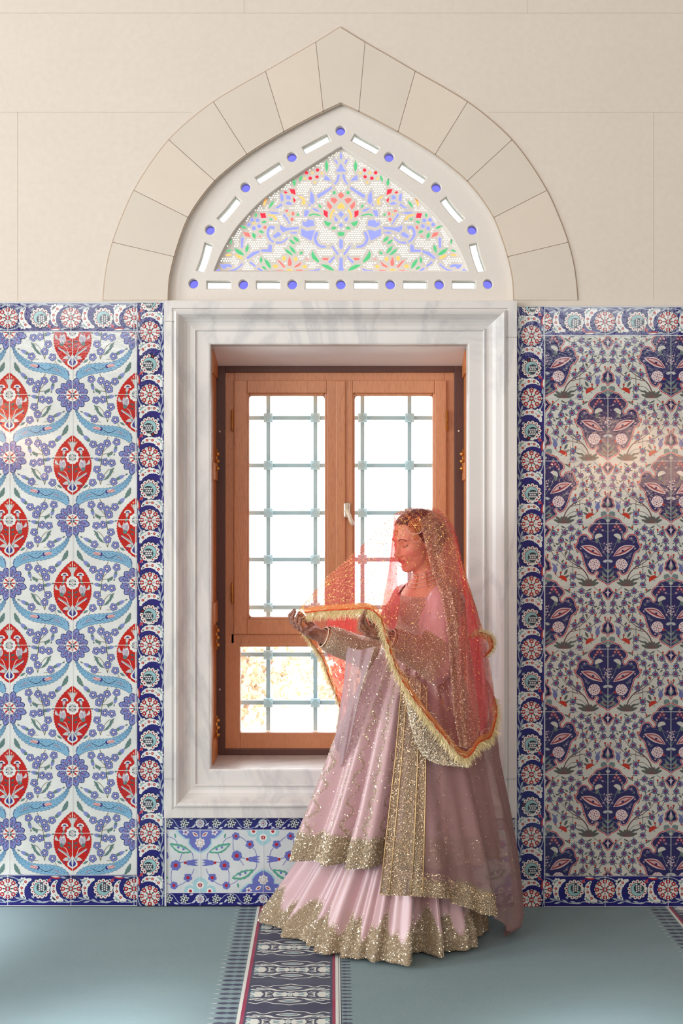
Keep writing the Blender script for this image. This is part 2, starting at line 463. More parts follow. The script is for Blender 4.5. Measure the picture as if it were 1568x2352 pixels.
mb = MB()   # mitre-free block joints of the surround
M_MJ = simple('marble_joint', (176, 176, 176), 0.6)
for x0, x1, y in ((381, 403, 1783), (1158, 1182, 1783), (381, 403, 742), (1160, 1182, 778)):
    strip(mb, (x0, y), (x1, y), 1.2, -0.0505)
j = mb.build('block_joint', M_MJ, mar)
def prism(mb, ptsxz_y0, y0, y1):
    pass
mb = MB()   # sill, sloping lintel soffit and jamb backing behind the surround
yb_ = .46
def wedge(f, bk, yf, ybk):
    # f, bk: (x0, y0px, x1, y1px) rectangles at the front and back planes
    v = []
    for (x0, z0, x1, z1), Y in ((f, yf), (bk, ybk)):
        v += [(wx(x0), Y, wz(z0)), (wx(x1), Y, wz(z0)), (wx(x1), Y, wz(z1)), (wx(x0), Y, wz(z1))]
    mb.add(v, [(0, 1, 2, 3), (7, 6, 5, 4), (0, 4, 5, 1), (1, 5, 6, 2), (2, 6, 7, 3), (3, 7, 4, 0)])
wedge((463, 771, 1094, 792), (463, 771, 1094, 822), .052, .31)
mb.build('lintel_soffit', simple('bounce_lit_white_lintel', (252, 252, 252), .6), mar)  # soffit colour whitened in place of light bounced up from outside
mb = MB(); wedge((463, 1765, 1094, 1788), (463, 1768, 1094, 1788), .052, .46); mb.build('sill', M_MB, mar)
# thin pale ledge under the surround
mb = MB(); mb.box((wx(381), -0.026, wz(1872)), (wx(1182), 0, wz(1876)))
tag(mb.build('trim_4', M_MB), kind='structure')

# ------------------------------------------------------------------ wooden window
YW = 0.30
def Q(px, py, Y): return P(px, py, Y)
win = empty('window_1', Q(781, 1738, YW)); tag(win, kind='structure')
def frame_ring(name, o, i, yf, yb, mat, parent, bevel=0.003, yref=None):
    """rectangular ring between pixel rectangles o and i (as seen at depth yf)"""
    yr = yf if yref is None else yref
    (ax0, ay0, ax1, ay1), (bx0, by0, bx1, by1) = o, i
    bm = bmesh.new()
    for r in ((ax0, ay0, bx0, ay1), (bx1, ay0, ax1, ay1), (bx0, ay0, bx1, by0), (bx0, by1, bx1, ay1)):
        a = Q(r[0], r[1], yr); b = Q(r[2], r[3], yr)
        bx(bm, (a.x, yf, a.z), (b.x, yb, b.z), bevel)
    return bmobj(name, bm, mat, parent)
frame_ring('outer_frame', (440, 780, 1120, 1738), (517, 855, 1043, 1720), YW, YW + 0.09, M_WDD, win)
fr = frame_ring('window_frame', (516, 854, 1044, 1722), (538, 876, 1022, 1700), YW + 0.012, YW + 0.085, M_WD, win)
# transom and the fixed lower light
bm = bmesh.new(); a = Q(530, 1455, YW + .012); b = Q(1030, 1480, YW + .012); bx(bm, (a.x, YW + .012, a.z), (b.x, YW + .08, b.z), .003)
bmobj('transom', bm, M_WD, win)
lo = frame_ring('lower_frame', (516, 1477, 1044, 1721), (551, 1485, 1009, 1683), YW + 0.010, YW + 0.07, M_WD, win)
frame_ring('glazing_bead', (546, 1480, 1014, 1688), (552, 1486, 1008, 1682), YW + 0.016, YW + 0.06, M_WD, lo, 0.004)
def pane(px0, py0, px1, py1, Y, parent, r=5):
    pts = []
    for cx, cy, a0 in ((px1 - r, py0 + r, -90), (px1 - r, py1 - r, 0), (px0 + r, py1 - r, 90), (px0 + r, py0 + r, 180)):
        for k in range(4):
            a = radians(a0 + 30 * k); pts.append(Q(cx + r * cos(a), cy + r * sin(a), Y))
    n = len(pts); v = [tuple(p) for p in pts] + [(p.x, p.y + .005, p.z) for p in pts]
    return mesh('glass_pane', v, [tuple(range(n)), tuple(range(2 * n - 1, n - 1, -1))] + [(i, i + n, (i + 1) % n + n, (i + 1) % n) for i in range(n)], M_GLASS, parent)
pane(549, 1483, 1011, 1686, YW + 0.035, lo)
for (s0, s1, g0, g1) in ((537, 782, 572, 745), (781, 1025, 815, 993)):
    sh = frame_ring('sash', (s0, 873, s1, 1457), (g0 - 5, 903, g1 + 5, 1423), YW - 0.004, YW + 0.06, M_WD, win, 0.004)
    frame_ring('glazing_bead', (g0 - 8, 900, g1 + 8, 1426), (g0, 909, g1, 1417), YW + 0.006, YW + 0.045, M_WD, sh, 0.006)
    # rounded inner corners
    mb = MB()
    for cx, cy, sx, sy in ((g0, 909, 1, 1), (g1, 909, -1, 1), (g0, 1417, 1, -1), (g1, 1417, -1, -1)):
        r = 7; pts = [(cx, cy)] + [(cx + sx * r * (1 - sin(t)), cy + sy * r * (1 - cos(t))) for t in np.linspace(0, pi / 2, 6)]
        f = [Q(x, y, YW + .008) for x, y in pts]; bk = [p + Vector((0, .03, 0)) for p in f]; n = len(f)
        mb.add(f + bk, [tuple(range(n)), tuple(range(2 * n - 1, n - 1, -1))] + [(i, i + n, (i + 1) % n + n, (i + 1) % n) for i in range(n)])
    mb.build('corner_fillet', M_WD, sh)
    pane(g0 - 2, 907, g1 + 2, 1419, YW + 0.03, sh)
bm = bmesh.new(); a = Q(770, 874, YW - .016); b = Q(793, 1457, YW - .016); bx(bm, (a.x, YW - .016, a.z), (b.x, YW + .0, b.z), .005)
ast = bmobj('meeting_stile', bm, M_WD, win)
# handle
mb = MB(); a = Q(796, 1172, YW - .02)
bm = bmesh.new(); bx(bm, (a.x - .013, YW - .028, a.z - .032), (a.x + .013, YW - .016, a.z + .032), .006)
hd = bmobj('window_handle', bm, M_STEEL, win)
mb = MB(); mb.tube([(a.x, YW - .02, a.z - .004), (a.x, YW - .055, a.z - .004)], [.010, .009], 12)
mb.tube([(a.x, YW - .052, a.z), (a.x + .008, YW - .058, a.z - .018), (a.x + .018, YW - .058, a.z - .045), (a.x + .026, YW - .056, a.z - .062)], [.010, .0085, .009, .006], 10)
mb.build('lever', simple('pale_cream_enamel', (232, 222, 200), 0.35), hd, True)
for hx, hy in ((533, 965), (533, 1362), (1026, 965), (1026, 1362)):
    mb = MB(); c = Q(hx, hy, YW - .01)
    mb.lathe(c, [(.001, -.046), (.003, -.044), (.0035, -.040), (.0055, -.038), (.0055, -.001), (.0065, 0), (.0055, .001), (.0055, .038), (.0035, .040), (.003, .044), (.001, .046)], 10)
    mb.build('hinge', M_BRASS, win, True)
for sx, sy in ((504, 991), (1054, 990), (504, 1584), (1054, 1584)):
    mb = MB(); mb.lathe(Q(sx, sy, YW - .001), [(.0, -.003), (.004, -.003), (.006, .001), (.006, .002)], 12, 'y'); mb.build('screw_cap', M_STEEL, win, True)
adopt(win)

# folded shutters in the jambs
def shutter(side, lab):
    s = -1 if side == 'l' else 1
    x_f = wx(484 if s < 0 else 1073)            # inner edge of marble
    yb, yf = YW - .004, 0.056
    xo = x_f + s * 0.012; root = empty('shutter', (xo, yf, wz(1745))); tag(root, lab, 'shutter', None)
    mb = MB(); top, bot = wz(800), wz(1764)
    x_in = Q(499 if s < 0 else 1062.5, 1000, yb).x
    # leaf board, slightly splayed: from the marble edge at the front to the frame at the back
    def board(x0, x1, y0, y1, z0, z1, th):
        mb.add([(x0, y0, z0), (x1, y1, z0), (x1, y1, z1), (x0, y0, z1), (x0 + s * th, y0, z0), (x1 + s * th, y1, z0), (x1 + s * th, y1, z1), (x0 + s * th, y0, z1)],
               [(0, 1, 2, 3), (4, 7, 6, 5), (0, 4, 5, 1), (1, 5, 6, 2), (2, 6, 7, 3), (3, 7, 4, 0)])
    xa, xb = x_f + s * .004, x_in + s * .004
    board(xa, xb, yf, yb, bot, top, .022)
    mb.build('shutter_leaf', M_SHUT, root)
    for z0, z1 in ((bot, bot + .09), (top - .09, top), (wz(1440), wz(1390)), (wz(1100), wz(1060))):
        mb = MB(); lx = lambda y: xa + (xb - xa) * (y - yf) / (yb - yf) - s * .008
        y0, y1 = yf + .02, yb - .02
        mb.add([(lx(y0), y0, z0), (lx(y1), y1, z0), (lx(y1), y1, z1), (lx(y0), y0, z1), (lx(y0) + s * .01, y0, z0), (lx(y1) + s * .01, y1, z0), (lx(y1) + s * .01, y1, z1), (lx(y0) + s * .01, y0, z1)],
               [(0, 1, 2, 3), (4, 7, 6, 5), (0, 4, 5, 1), (1, 5, 6, 2), (2, 6, 7, 3), (3, 7, 4, 0)])
        mb.build('rail', M_SHUT, root)
    for zy in (1055, 1475, 1690):
        mb = MB(); yy = yb - .10; c = Vector((xa + (xb - xa) * .7 - s * .010, yy, wz(zy)))
        mb.tube([c + Vector((0, 0, -.05)), c + Vector((0, 0, .05))], .0035, 8)
        for k in (-.03, 0, .03): mb.ball(c + Vector((-s * .004, 0, k)), .009)
        mb.build('shutter_latch', M_BRASS, root, True)
    adopt(root)
shutter('l', 'narrow orange-brown wooden shutter folded against the left jamb of the window')
shutter('r', 'narrow pale wooden shutter folded against the right jamb of the window, beside the bride')

# iron grille outside the glass
YG = 0.44
gr = empty('window_grille', Q(778, 1700, YG)); tag(gr, 'iron lattice grille in glare-paled blue-grey with square bosses outside the wooden window', 'window grille')
for gx in (616, 724, 832, 940):
    mb = MB(); a, b = Q(gx, 840, YG), Q(gx, 1735, YG); mb.box((a.x - .009, YG - .009, a.z), (b.x + .009, YG + .009, b.z)); mb.build('vertical_bar', M_GRILL, gr)
gys = (960, 1069, 1178, 1285, 1395, 1503, 1613)
for gy in gys:
    mb = MB(); a, b = Q(500, gy, YG), Q(1062, gy, YG); mb.box((a.x, YG - .008, a.z - .009), (b.x, YG + .008, b.z + .009)); mb.build('horizontal_bar', M_GRILL, gr)
for gx in (616, 724, 832, 940):
    for gy in gys:
        c = Q(gx, gy, YG); mb = MB(); h = .0195
        v = [(c.x + sx * h, YG - .018, c.z + sz * h) for sx, sz in ((-1, -1), (1, -1), (1, 1), (-1, 1))]
        v2 = [(c.x + sx * h, YG + .018, c.z + sz * h) for sx, sz in ((-1, -1), (1, -1), (1, 1), (-1, 1))]
        dm = [(c.x + dx * h * .95, YG - .030, c.z + dz * h * .95) for dx, dz in ((0, -1), (1, 0), (0, 1), (-1, 0))]
        mb.add(v + v2 + dm, [(0, 4, 5, 1), (1, 5, 6, 2), (2, 6, 7, 3), (3, 7, 4, 0), (7, 6, 5, 4), (8, 9, 10, 11),
                             (0, 1, 8), (1, 9, 8), (1, 2, 9), (2, 10, 9), (2, 3, 10), (3, 11, 10), (3, 0, 11), (0, 8, 11)])
        mb.build('boss', M_GRILL, gr)
adopt(gr)

# ------------------------------------------------------------------ stained-glass tympanum
tym = empty('window_2', P(783, 690, 0.1)); tag(tym, kind='structure')
YT = 0.022
cx0 = 783.0
out_c = [(x, y) for x, y in ci] ; out_c[0] = (385, 692); out_c[-1] = (1181, 692)
frame_holes = []; circ = [(782, 296), (670, 357), (894, 357), (563, 427), (1003, 427), (481, 525), (1086, 525), (443, 649), (1122, 650), (558, 651), (671, 651), (783, 651), (897, 651), (1010, 651)]
for x, y in circ: frame_holes.append([(x + 12.5 * cos(a), y + 12.5 * sin(a)) for a in np.linspace(0, 2 * pi, 20, endpoint=False)])
def bar(a, b, t0, t1, w, bow=0):
    a = np.array(a, float); b = np.array(b, float); d = b - a; n = np.array([-d[1], d[0]]) / np.hypot(*d)
    top, bot = [], []
    for t in np.linspace(t0, t1, 6):
        u = (t - .5) * 2; p = a + d * t + n * bow * (1 - u * u); top.append(p + n * w); bot.append(p - n * w)
    return [tuple(p) for p in top + bot[::-1]]
slots = []
ch = [(443, 649), (481, 525), (563, 427), (670, 357), (782, 296)]
for i in range(4):
    bow = (8, 6, 3, 1)[i]
    s = bar(ch[i], ch[i + 1], .23, .77, 10.5, bow); slots.append(s); slots.append([(2 * 782.7 - x, y) for x, y in s][::-1])
bb = [443, 558, 671, 783, 897, 1010, 1122]
for i in range(6): slots.append(bar((bb[i], 652), (bb[i + 1], 652), .25, .76, 10.5))
inner_L = [(488, 621), (510, 577), (533, 545), (560, 512), (592, 480), (628, 449), (668, 418), (712, 385), (748, 357), (783, 331)]
inner_L = catmull([(488, 621), (505, 580), (533, 530), (565, 491), (603, 453), (650, 417), (715, 374), (783, 331)], 5).tolist()
inner = inner_L + [(2 * cx0 - x, y) for x, y in inner_L[-2::-1]]
W2 = lambda L: [(wx(x), wz(y)) for x, y in L]
slab2d('tracery_border', W2(out_c), [W2(h) for h in frame_holes + slots + [inner]], YT, YT + .05, M_TRAC, tym, 0.003)
# floral pieces (left half in picture pixels of the crop, mirrored)
SX, SY = 4.48, 4.48
Z = lambda pts: [(440 + x / SX, 320 + y / SY) for x, y in pts]
BL, RD, GN, YL, PK = (.155, .165, .60), (.58, .02, .035), (.055, .25, .10), (.66, .27, .07), (.66, .10, .085)
pieces = []
def pc(c, *pts): pieces.append((Z(pts), c))
def lf(c, a, b, w, bend=0, n=7):
    A = Art(); A.leaf(a, b, w, (0, 0, 0), 1, bend, n); pieces.append((Z(A.p[0][0].tolist()), c))
def bb_(c, x, y, rx, ry=None, rot=0, n=9):
    A = Art(); A.ell(x, y, rx, ry, (0, 0, 0), 1, rot, n); pieces.append((Z(A.p[0][0].tolist()), c))
def band(c, pts, w0, w1=None, k=4):
    w1 = w0 if w1 is None else w1
    q = catmull(pts, k); t = np.gradient(q, axis=0); t /= np.hypot(t[:, 0], t[:, 1])[:, None]; n = np.stack([-t[:, 1], t[:, 0]], 1)
    ww = np.linspace(w0, w1, len(q))[:, None]; pieces.append((Z((q + n * ww).tolist() + (q - n * ww)[::-1].tolist()), c))
AX = (783 - 440) * SX
def axis_piece(c, half):   # half: points right of nothing, left side from top to bottom
    pieces.append((Z([(x, y) for x, y in half] + [(2 * AX - x, y) for x, y in half[::-1] if x < AX - 1]), c, True))
axis_piece(BL, [(AX, 95), (AX - 10, 135), (AX - 16, 152), (AX, 175)])
pc(BL, (1455, 168), (1490, 180), (1503, 205), (1492, 228), (1480, 200))
axis_piece(BL, [(AX, 215), (AX - 18, 240), (AX - 26, 268), (AX - 48, 282), (AX - 46, 300), (AX, 300)])
band(BL, [(1512, 330), (1500, 385), (1470, 430)], 13, 9)
pc(BL, (1372, 335), (1400, 352), (1440, 400), (1362, 388))
pc(BL, (1438, 455), (1440, 480), (1300, 580), (1288, 540))
pc(BL, (1220, 500), (1252, 540), (1262, 610), (1240, 640), (1210, 615), (1215, 560))
pc(BL, (1195, 640), (1218, 628), (1226, 652), (1188, 662))
bb_(GN, 1465, 518, 17, 20, .3)
axis_piece(PK, [(AX, 512), (AX - 22, 528), (AX - 32, 550), (AX - 20, 566), (AX, 580)])
pc(PK, (1430, 572), (1470, 570), (1503, 590), (1470, 636), (1432, 605))
pc(PK, (1395, 605), (1420, 628), (1448, 660), (1425, 695), (1392, 660))
pc(RD, (1355, 700), (1398, 712), (1396, 780), (1358, 752))
axis_piece(YL, [(AX, 620), (AX - 22, 640), (AX - 38, 662), (AX - 34, 684), (AX, 684)])
band(YL, [(1468, 695), (1440, 730), (1428, 790)], 11, 8)
axis_piece(BL, [(AX, 708), (AX - 32, 742), (AX, 776)]); axis_piece(BL, [(AX, 832), (AX - 26, 855), (AX, 884)])
pc(BL, (1470, 762), (1506, 798), (1488, 824), (1466, 800)); pc(BL, (1512, 788), (1530, 800), (1512, 826), (1498, 810))
band(GN, [(1205, 760), (1250, 742), (1325, 760)], 9, 7)
lf(GN, (1305, 635), (1330, 680), 12); pc(GN, (1358, 808), (1440, 832), (1402, 872), (1372, 850))
lf(GN, (1432, 892), (1492, 882), 16); axis_piece(GN, [(AX, 922), (AX - 38, 930), (AX - 28, 965), (AX, 970)])
pc(BL, (1160, 700), (1212, 702), (1180, 765), (1150, 765)); lf(BL, (1236, 680), (1322, 716), 12)
pc(BL, (1138, 812), (1168, 828), (1190, 800), (1250, 806), (1260, 860), (1180, 878), (1140, 856))
pc(BL, (1124, 890), (1180, 918), (1262, 902), (1226, 1016), (1124, 962))
pc(BL, (904, 852), (960, 880), (1094, 872), (1090, 898), (1000, 906), (936, 930), (905, 896))
lf(BL, (1003, 938), (1094, 938), 10, -4)
band(BL, [(846, 890), (800, 882), (775, 940), (800, 1000), (838, 1030)], 17, 8)
pc(BL, (826, 968), (880, 926), (912, 938), (908, 966), (850, 992)); band(BL, [(862, 1038), (930, 1030), (985, 985)], 12, 6)
band(BL, [(1292, 930), (1268, 990), (1290, 1050), (1340, 1078), (1375, 1075)], 16, 11)
band(BL, [(1402, 1045), (1176, 1010), (1335, 1015), (1342, 1042)], 11, 8)
pc(BL, (1430, 1070), (1450, 1070), (1512, 1150), (1498, 1168)); axis_piece(BL, [(AX, 1000), (AX - 16, 1010), (AX - 20, 1080), (AX - 10, 1100), (AX, 1104)])
axis_piece(BL, [(AX, 1188), (AX - 16, 1196), (AX - 20, 1290), (AX - 28, 1310), (AX - 20, 1340), (AX, 1344)])
pc(BL, (710, 1108), (775, 1104), (790, 1056), (818, 1064), (814, 1136), (708, 1132))
pc(BL, (555, 1190), (620, 1135), (688, 1118), (688, 1142), (630, 1170), (570, 1210))
band(BL, [(530, 1246), (470, 1300), (400, 1334), (366, 1334)], 11, 12)
pc(BL, (282, 1252), (300, 1265), (370, 1258), (402, 1276), (395, 1298), (360, 1285), (322, 1312), (294, 1290))
pc(BL, (228, 1332), (262, 1308), (292, 1334)); band(BL, [(590, 1238), (650, 1286)], 11, 8); band(BL, [(670, 1305), (735, 1338)], 11, 8)
band(BL, [(512, 985), (508, 1090)], 15, 10)
# carnations, rosettes and leaves
for x, y, r in ((1222, 256, 19), (1292, 284, 19), (1287, 354, 19), (1217, 368, 20), (1178, 312, 19)): bb_(RD, x, y, r)
for x, y in ((1238, 312), (1274, 226), (1338, 316), (1264, 412), (1158, 370)): bb_(YL, x, y, 13)
lf(GN, (1385, 180), (1388, 305), 17); lf(GN, (1130, 335), (1105, 408), 14); lf(GN, (1045, 370), (1055, 455), 17)
pc(RD, (1000, 480), (1055, 482), (1064, 542), (1020, 525)); pc(RD, (938, 510), (962, 500), (985, 524), (960, 530)); pc(RD, (928, 400), (985, 440), (960, 430)); pc(RD, (968, 384), (985, 366), (990, 388))
pc(RD, (1035, 565), (1070, 595), (1048, 626)); band(YL, [(955, 460), (895, 438), (850, 480)], 8, 14); band(YL, [(1100, 556), (1150, 590), (1140, 640)], 7, 17)
pc(BL, (905, 520), (935, 545), (940, 600), (912, 612)); pc(BL, (970, 545), (1012, 548), (1012, 590), (968, 588)); lf(BL, (955, 632), (1032, 640), 18, -8); pc(BL, (840, 684), (922, 628), (928, 654), (880, 680))
lf(YL, (782, 545), (728, 695), 22, 12); lf(GN, (785, 525), (832, 572), 13); lf(GN, (845, 600), (790, 682), 14, 4); lf(GN, (675, 632), (682, 692), 18)
lf(BL, (780, 720), (906, 728), 12, 6); band(YL, [(780, 752), (835, 760), (866, 800)], 8, 13)
pc(RD, (695, 732), (748, 728), (760, 780), (712, 784)); pc(RD, (568, 742), (612, 734), (596, 762)); pc(RD, (508, 795), (538, 828), (503, 822))
pc(PK, (745, 860), (765, 868), (755, 900), (726, 886)); pc(PK, (518, 925), (580, 935), (598, 985), (545, 970)); pc(PK, (690, 962), (716, 970), (686, 986))
for x, y in ((612, 800), (672, 806), (686, 866), (632, 888), (580, 850)): bb_(BL, x, y, 21)
bb_(YL, 632, 835, 13)
lf(GN, (655, 728), (650, 776), 13); lf(GN, (550, 760), (562, 812), 14); lf(GN, (478, 858), (568, 896), 16); lf(GN, (712, 830), (765, 815), 15); lf(GN, (620, 930), (645, 998), 18); lf(GN, (680, 912), (738, 938), 14); lf(GN, (790, 790), (828, 800), 12)
bb_(PK, 972, 708, 18, 14); bb_(PK, 1038, 736, 15, 22); bb_(PK, 1028, 796, 18); bb_(YL, 998, 745, 11); bb_(GN, 1086, 748, 14); band(BL, [(940, 745), (975, 790), (1005, 845)], 12, 5)
lf(GN, (385, 975), (400, 1080), 18); lf(GN, (336, 1130), (402, 1112), 12); lf(GN, (430, 1095), (535, 1170), 20, 4); lf(GN, (572, 1055), (550, 1145), 16)
lf(YL, (330, 1168), (405, 1158), 12, 4); lf(YL, (432, 1160), (525, 1208), 15)
lf(GN, (1040, 972), (1102, 1032), 17); lf(GN, (1000, 1005), (1062, 1058), 14); lf(GN, (1000, 1068), (1068, 1156), 16); lf(GN, (950, 1100), (1035, 1172), 15); lf(GN, (1105, 1160), (1142, 1130), 14)
pc(GN, (1240, 1120), (1262, 1160), (1310, 1225), (1300, 1246), (1240, 1205), (1228, 1160)); lf(GN, (1325, 1265), (1470, 1335), 20, -8); lf(GN, (1345, 1300), (1415, 1338), 12)
lf(GN, (708, 1180), (706, 1255), 14); lf(GN, (740, 1205), (808, 1312), 18, -4); lf(GN, (714, 1282), (762, 1318), 13)
# sun flower at the foot
pc(PK, (1000, 1180), (1026, 1240), (1018, 1278), (988, 1276), (986, 1230)); pc(PK, (872, 1218), (905, 1228), (962, 1290), (940, 1298)); pc(PK, (1130, 1232), (1108, 1278), (1060, 1300), (1052, 1282))
pc(PK, (850, 1338), (880, 1320), (934, 1324), (930, 1342)); pc(PK, (1070, 1342), (1072, 1320), (1130, 1318), (1164, 1340)); pc(YL, (960, 1344), (968, 1320), (1002, 1306), (1036, 1320), (1046, 1344))
bb_(YL, 944, 1200, 20, 26, .2); bb_(YL, 1066, 1208, 18, 24, -.2); bb_(YL, 856, 1282, 28, 18); bb_(YL, 1160, 1286, 24, 18)
pc(PK, (1160, 1212), (1182, 1198), (1208, 1216)); pc(PK, (1342, 1195), (1408, 1194), (1400, 1222), (1350, 1220)); band(BL, [(1200, 1336), (1260, 1330), (1318, 1312)], 12, 10); band(BL, [(1412, 1244), (1470, 1184)], 12, 8)

def pin(pt, poly):
    x, y = pt; c = False; n = len(poly); j = n - 1
    for i in range(n):
        xi, yi = poly[i]; xj, yj = poly[j]
        if (yi > y) != (yj > y) and x < (xj - xi) * (y - yi) / (yj - yi) + xi: c = not c
        j = i
    return c
def dens(poly, step=1.2):
    out = []; p = np.array(poly)
    for i in range(len(p)):
        a, b = p[i - 1], p[i]; k = max(1, int(np.hypot(*(b - a)) / step)); out += [a + (b - a) * t / k for t in range(k)]
    return np.array(out)
full = []
for it in pieces:
    pl, c = it[0], it[1]; full.append((pl, c))
    if len(it) < 3: full.append(([(2 * cx0 - x, y) for x, y in pl][::-1], c))
kept = []; allpts = np.zeros((0, 2)); innd = dens(inner, 2)
GAP = 1.35
for pl, c in full:
    ok = False
    for shrink in (1.04, 1, .96, .92, .84, .74, .62):
        ce = np.mean(pl, 0); q = [tuple(ce + (np.array(p) - ce) * shrink) for p in pl]; d = dens(q)
        if not all(pin(p, inner) for p in q): continue
        if np.min(np.hypot(innd[None, :, 0] - d[:, None, 0], innd[None, :, 1] - d[:, None, 1])) < GAP * .7: continue
        near = allpts[(np.abs(allpts[:, 0] - ce[0]) < 60) & (np.abs(allpts[:, 1] - ce[1]) < 60)]
        if len(near) and np.min(np.hypot(near[None, :, 0] - d[:, None, 0], near[None, :, 1] - d[:, None, 1])) < GAP: continue
        if any(pin(q[0], k[0]) or pin(k[0][0], q) for k in kept): continue
        ok = True; break
    if ok: kept.append((q, c)); allpts = np.concatenate([allpts, d])
dots = []; lvl = 0; y = 334
while y < 620:
    x = 783 - 60 * 5.6 + (2.8 if lvl % 2 else 0)
    while x < 1100:
        p = (x, y)
        if pin(p, inner) and np.min(np.hypot(innd[:, 0] - x, innd[:, 1] - y)) > 3.6:
            if np.min(np.hypot(allpts[:, 0] - x, allpts[:, 1] - y)) > 4.6 and not any(abs(k[0][0][0] - x) < 60 and pin(p, k[0]) for k in kept): dots.append(p)
        x += 5.6
    y += 4.9; lvl += 1
dot_polys = [[(x + 2.15 * cos(a), y + 2.15 * sin(a)) for a in np.linspace(0, 2 * pi, 7, endpoint=False)] for x, y in dots]
slab2d('tracery_screen', W2([tuple(p) for p in inner]), [W2(k[0]) for k in kept] + [W2(d) for d in dot_polys], YT + .024, YT + .029, M_TRAC, tym)
A = Art()
for q, c in kept:
    ce = np.mean(q, 0); A.p.append((ce + (np.array(q) - ce) * 1.0 + 0, c, 0))
M_STG = mat_stained('stained_glass')
Vv, Ff, Cc = [], [], []
for q, c in kept:
    b = len(Vv); ce = np.mean(q, 0); Vv += [(wx(x), YT + .0293, wz(y)) for x, y in q]; Ff.append(tuple(range(b, b + len(q)))); Cc.append(c)
mesh('stained_glass_flowers', Vv, Ff, M_STG, tym, cols=Cc)
M_DOT = mat_stained('pale_clear_glass', (.29, .30, .26)); M_SLOT = mat_stained('frosted_white_glass', (.25, .275, .265)); M_RND = mat_stained('cobalt_blue_glass', (.050, .048, .215))
mb = MB()
for x, y in dots:
    mb.add([(wx(x + 2.6 * cos(a)), YT + .0292, wz(y + 2.6 * sin(a))) for a in np.linspace(0, 2 * pi, 6, endpoint=False)], [tuple(range(6))])
mb.build('pale_glass_dots', M_DOT, tym)
for h in frame_holes:
    c = np.mean(h, 0); v = [(wx(c[0] + (p[0] - c[0]) * 1.08), YT + .030, wz(c[1] + (p[1] - c[1]) * 1.08)) for p in h]; mesh('round_blue_pane', v, [tuple(range(len(v)))], M_RND, tym)
for h in slots:
    v = [(wx(p[0]), YT + .024, wz(p[1])) for p in h]; mesh('frosted_pane', v, [tuple(range(len(v)))], M_SLOT, tym)
adopt(tym)
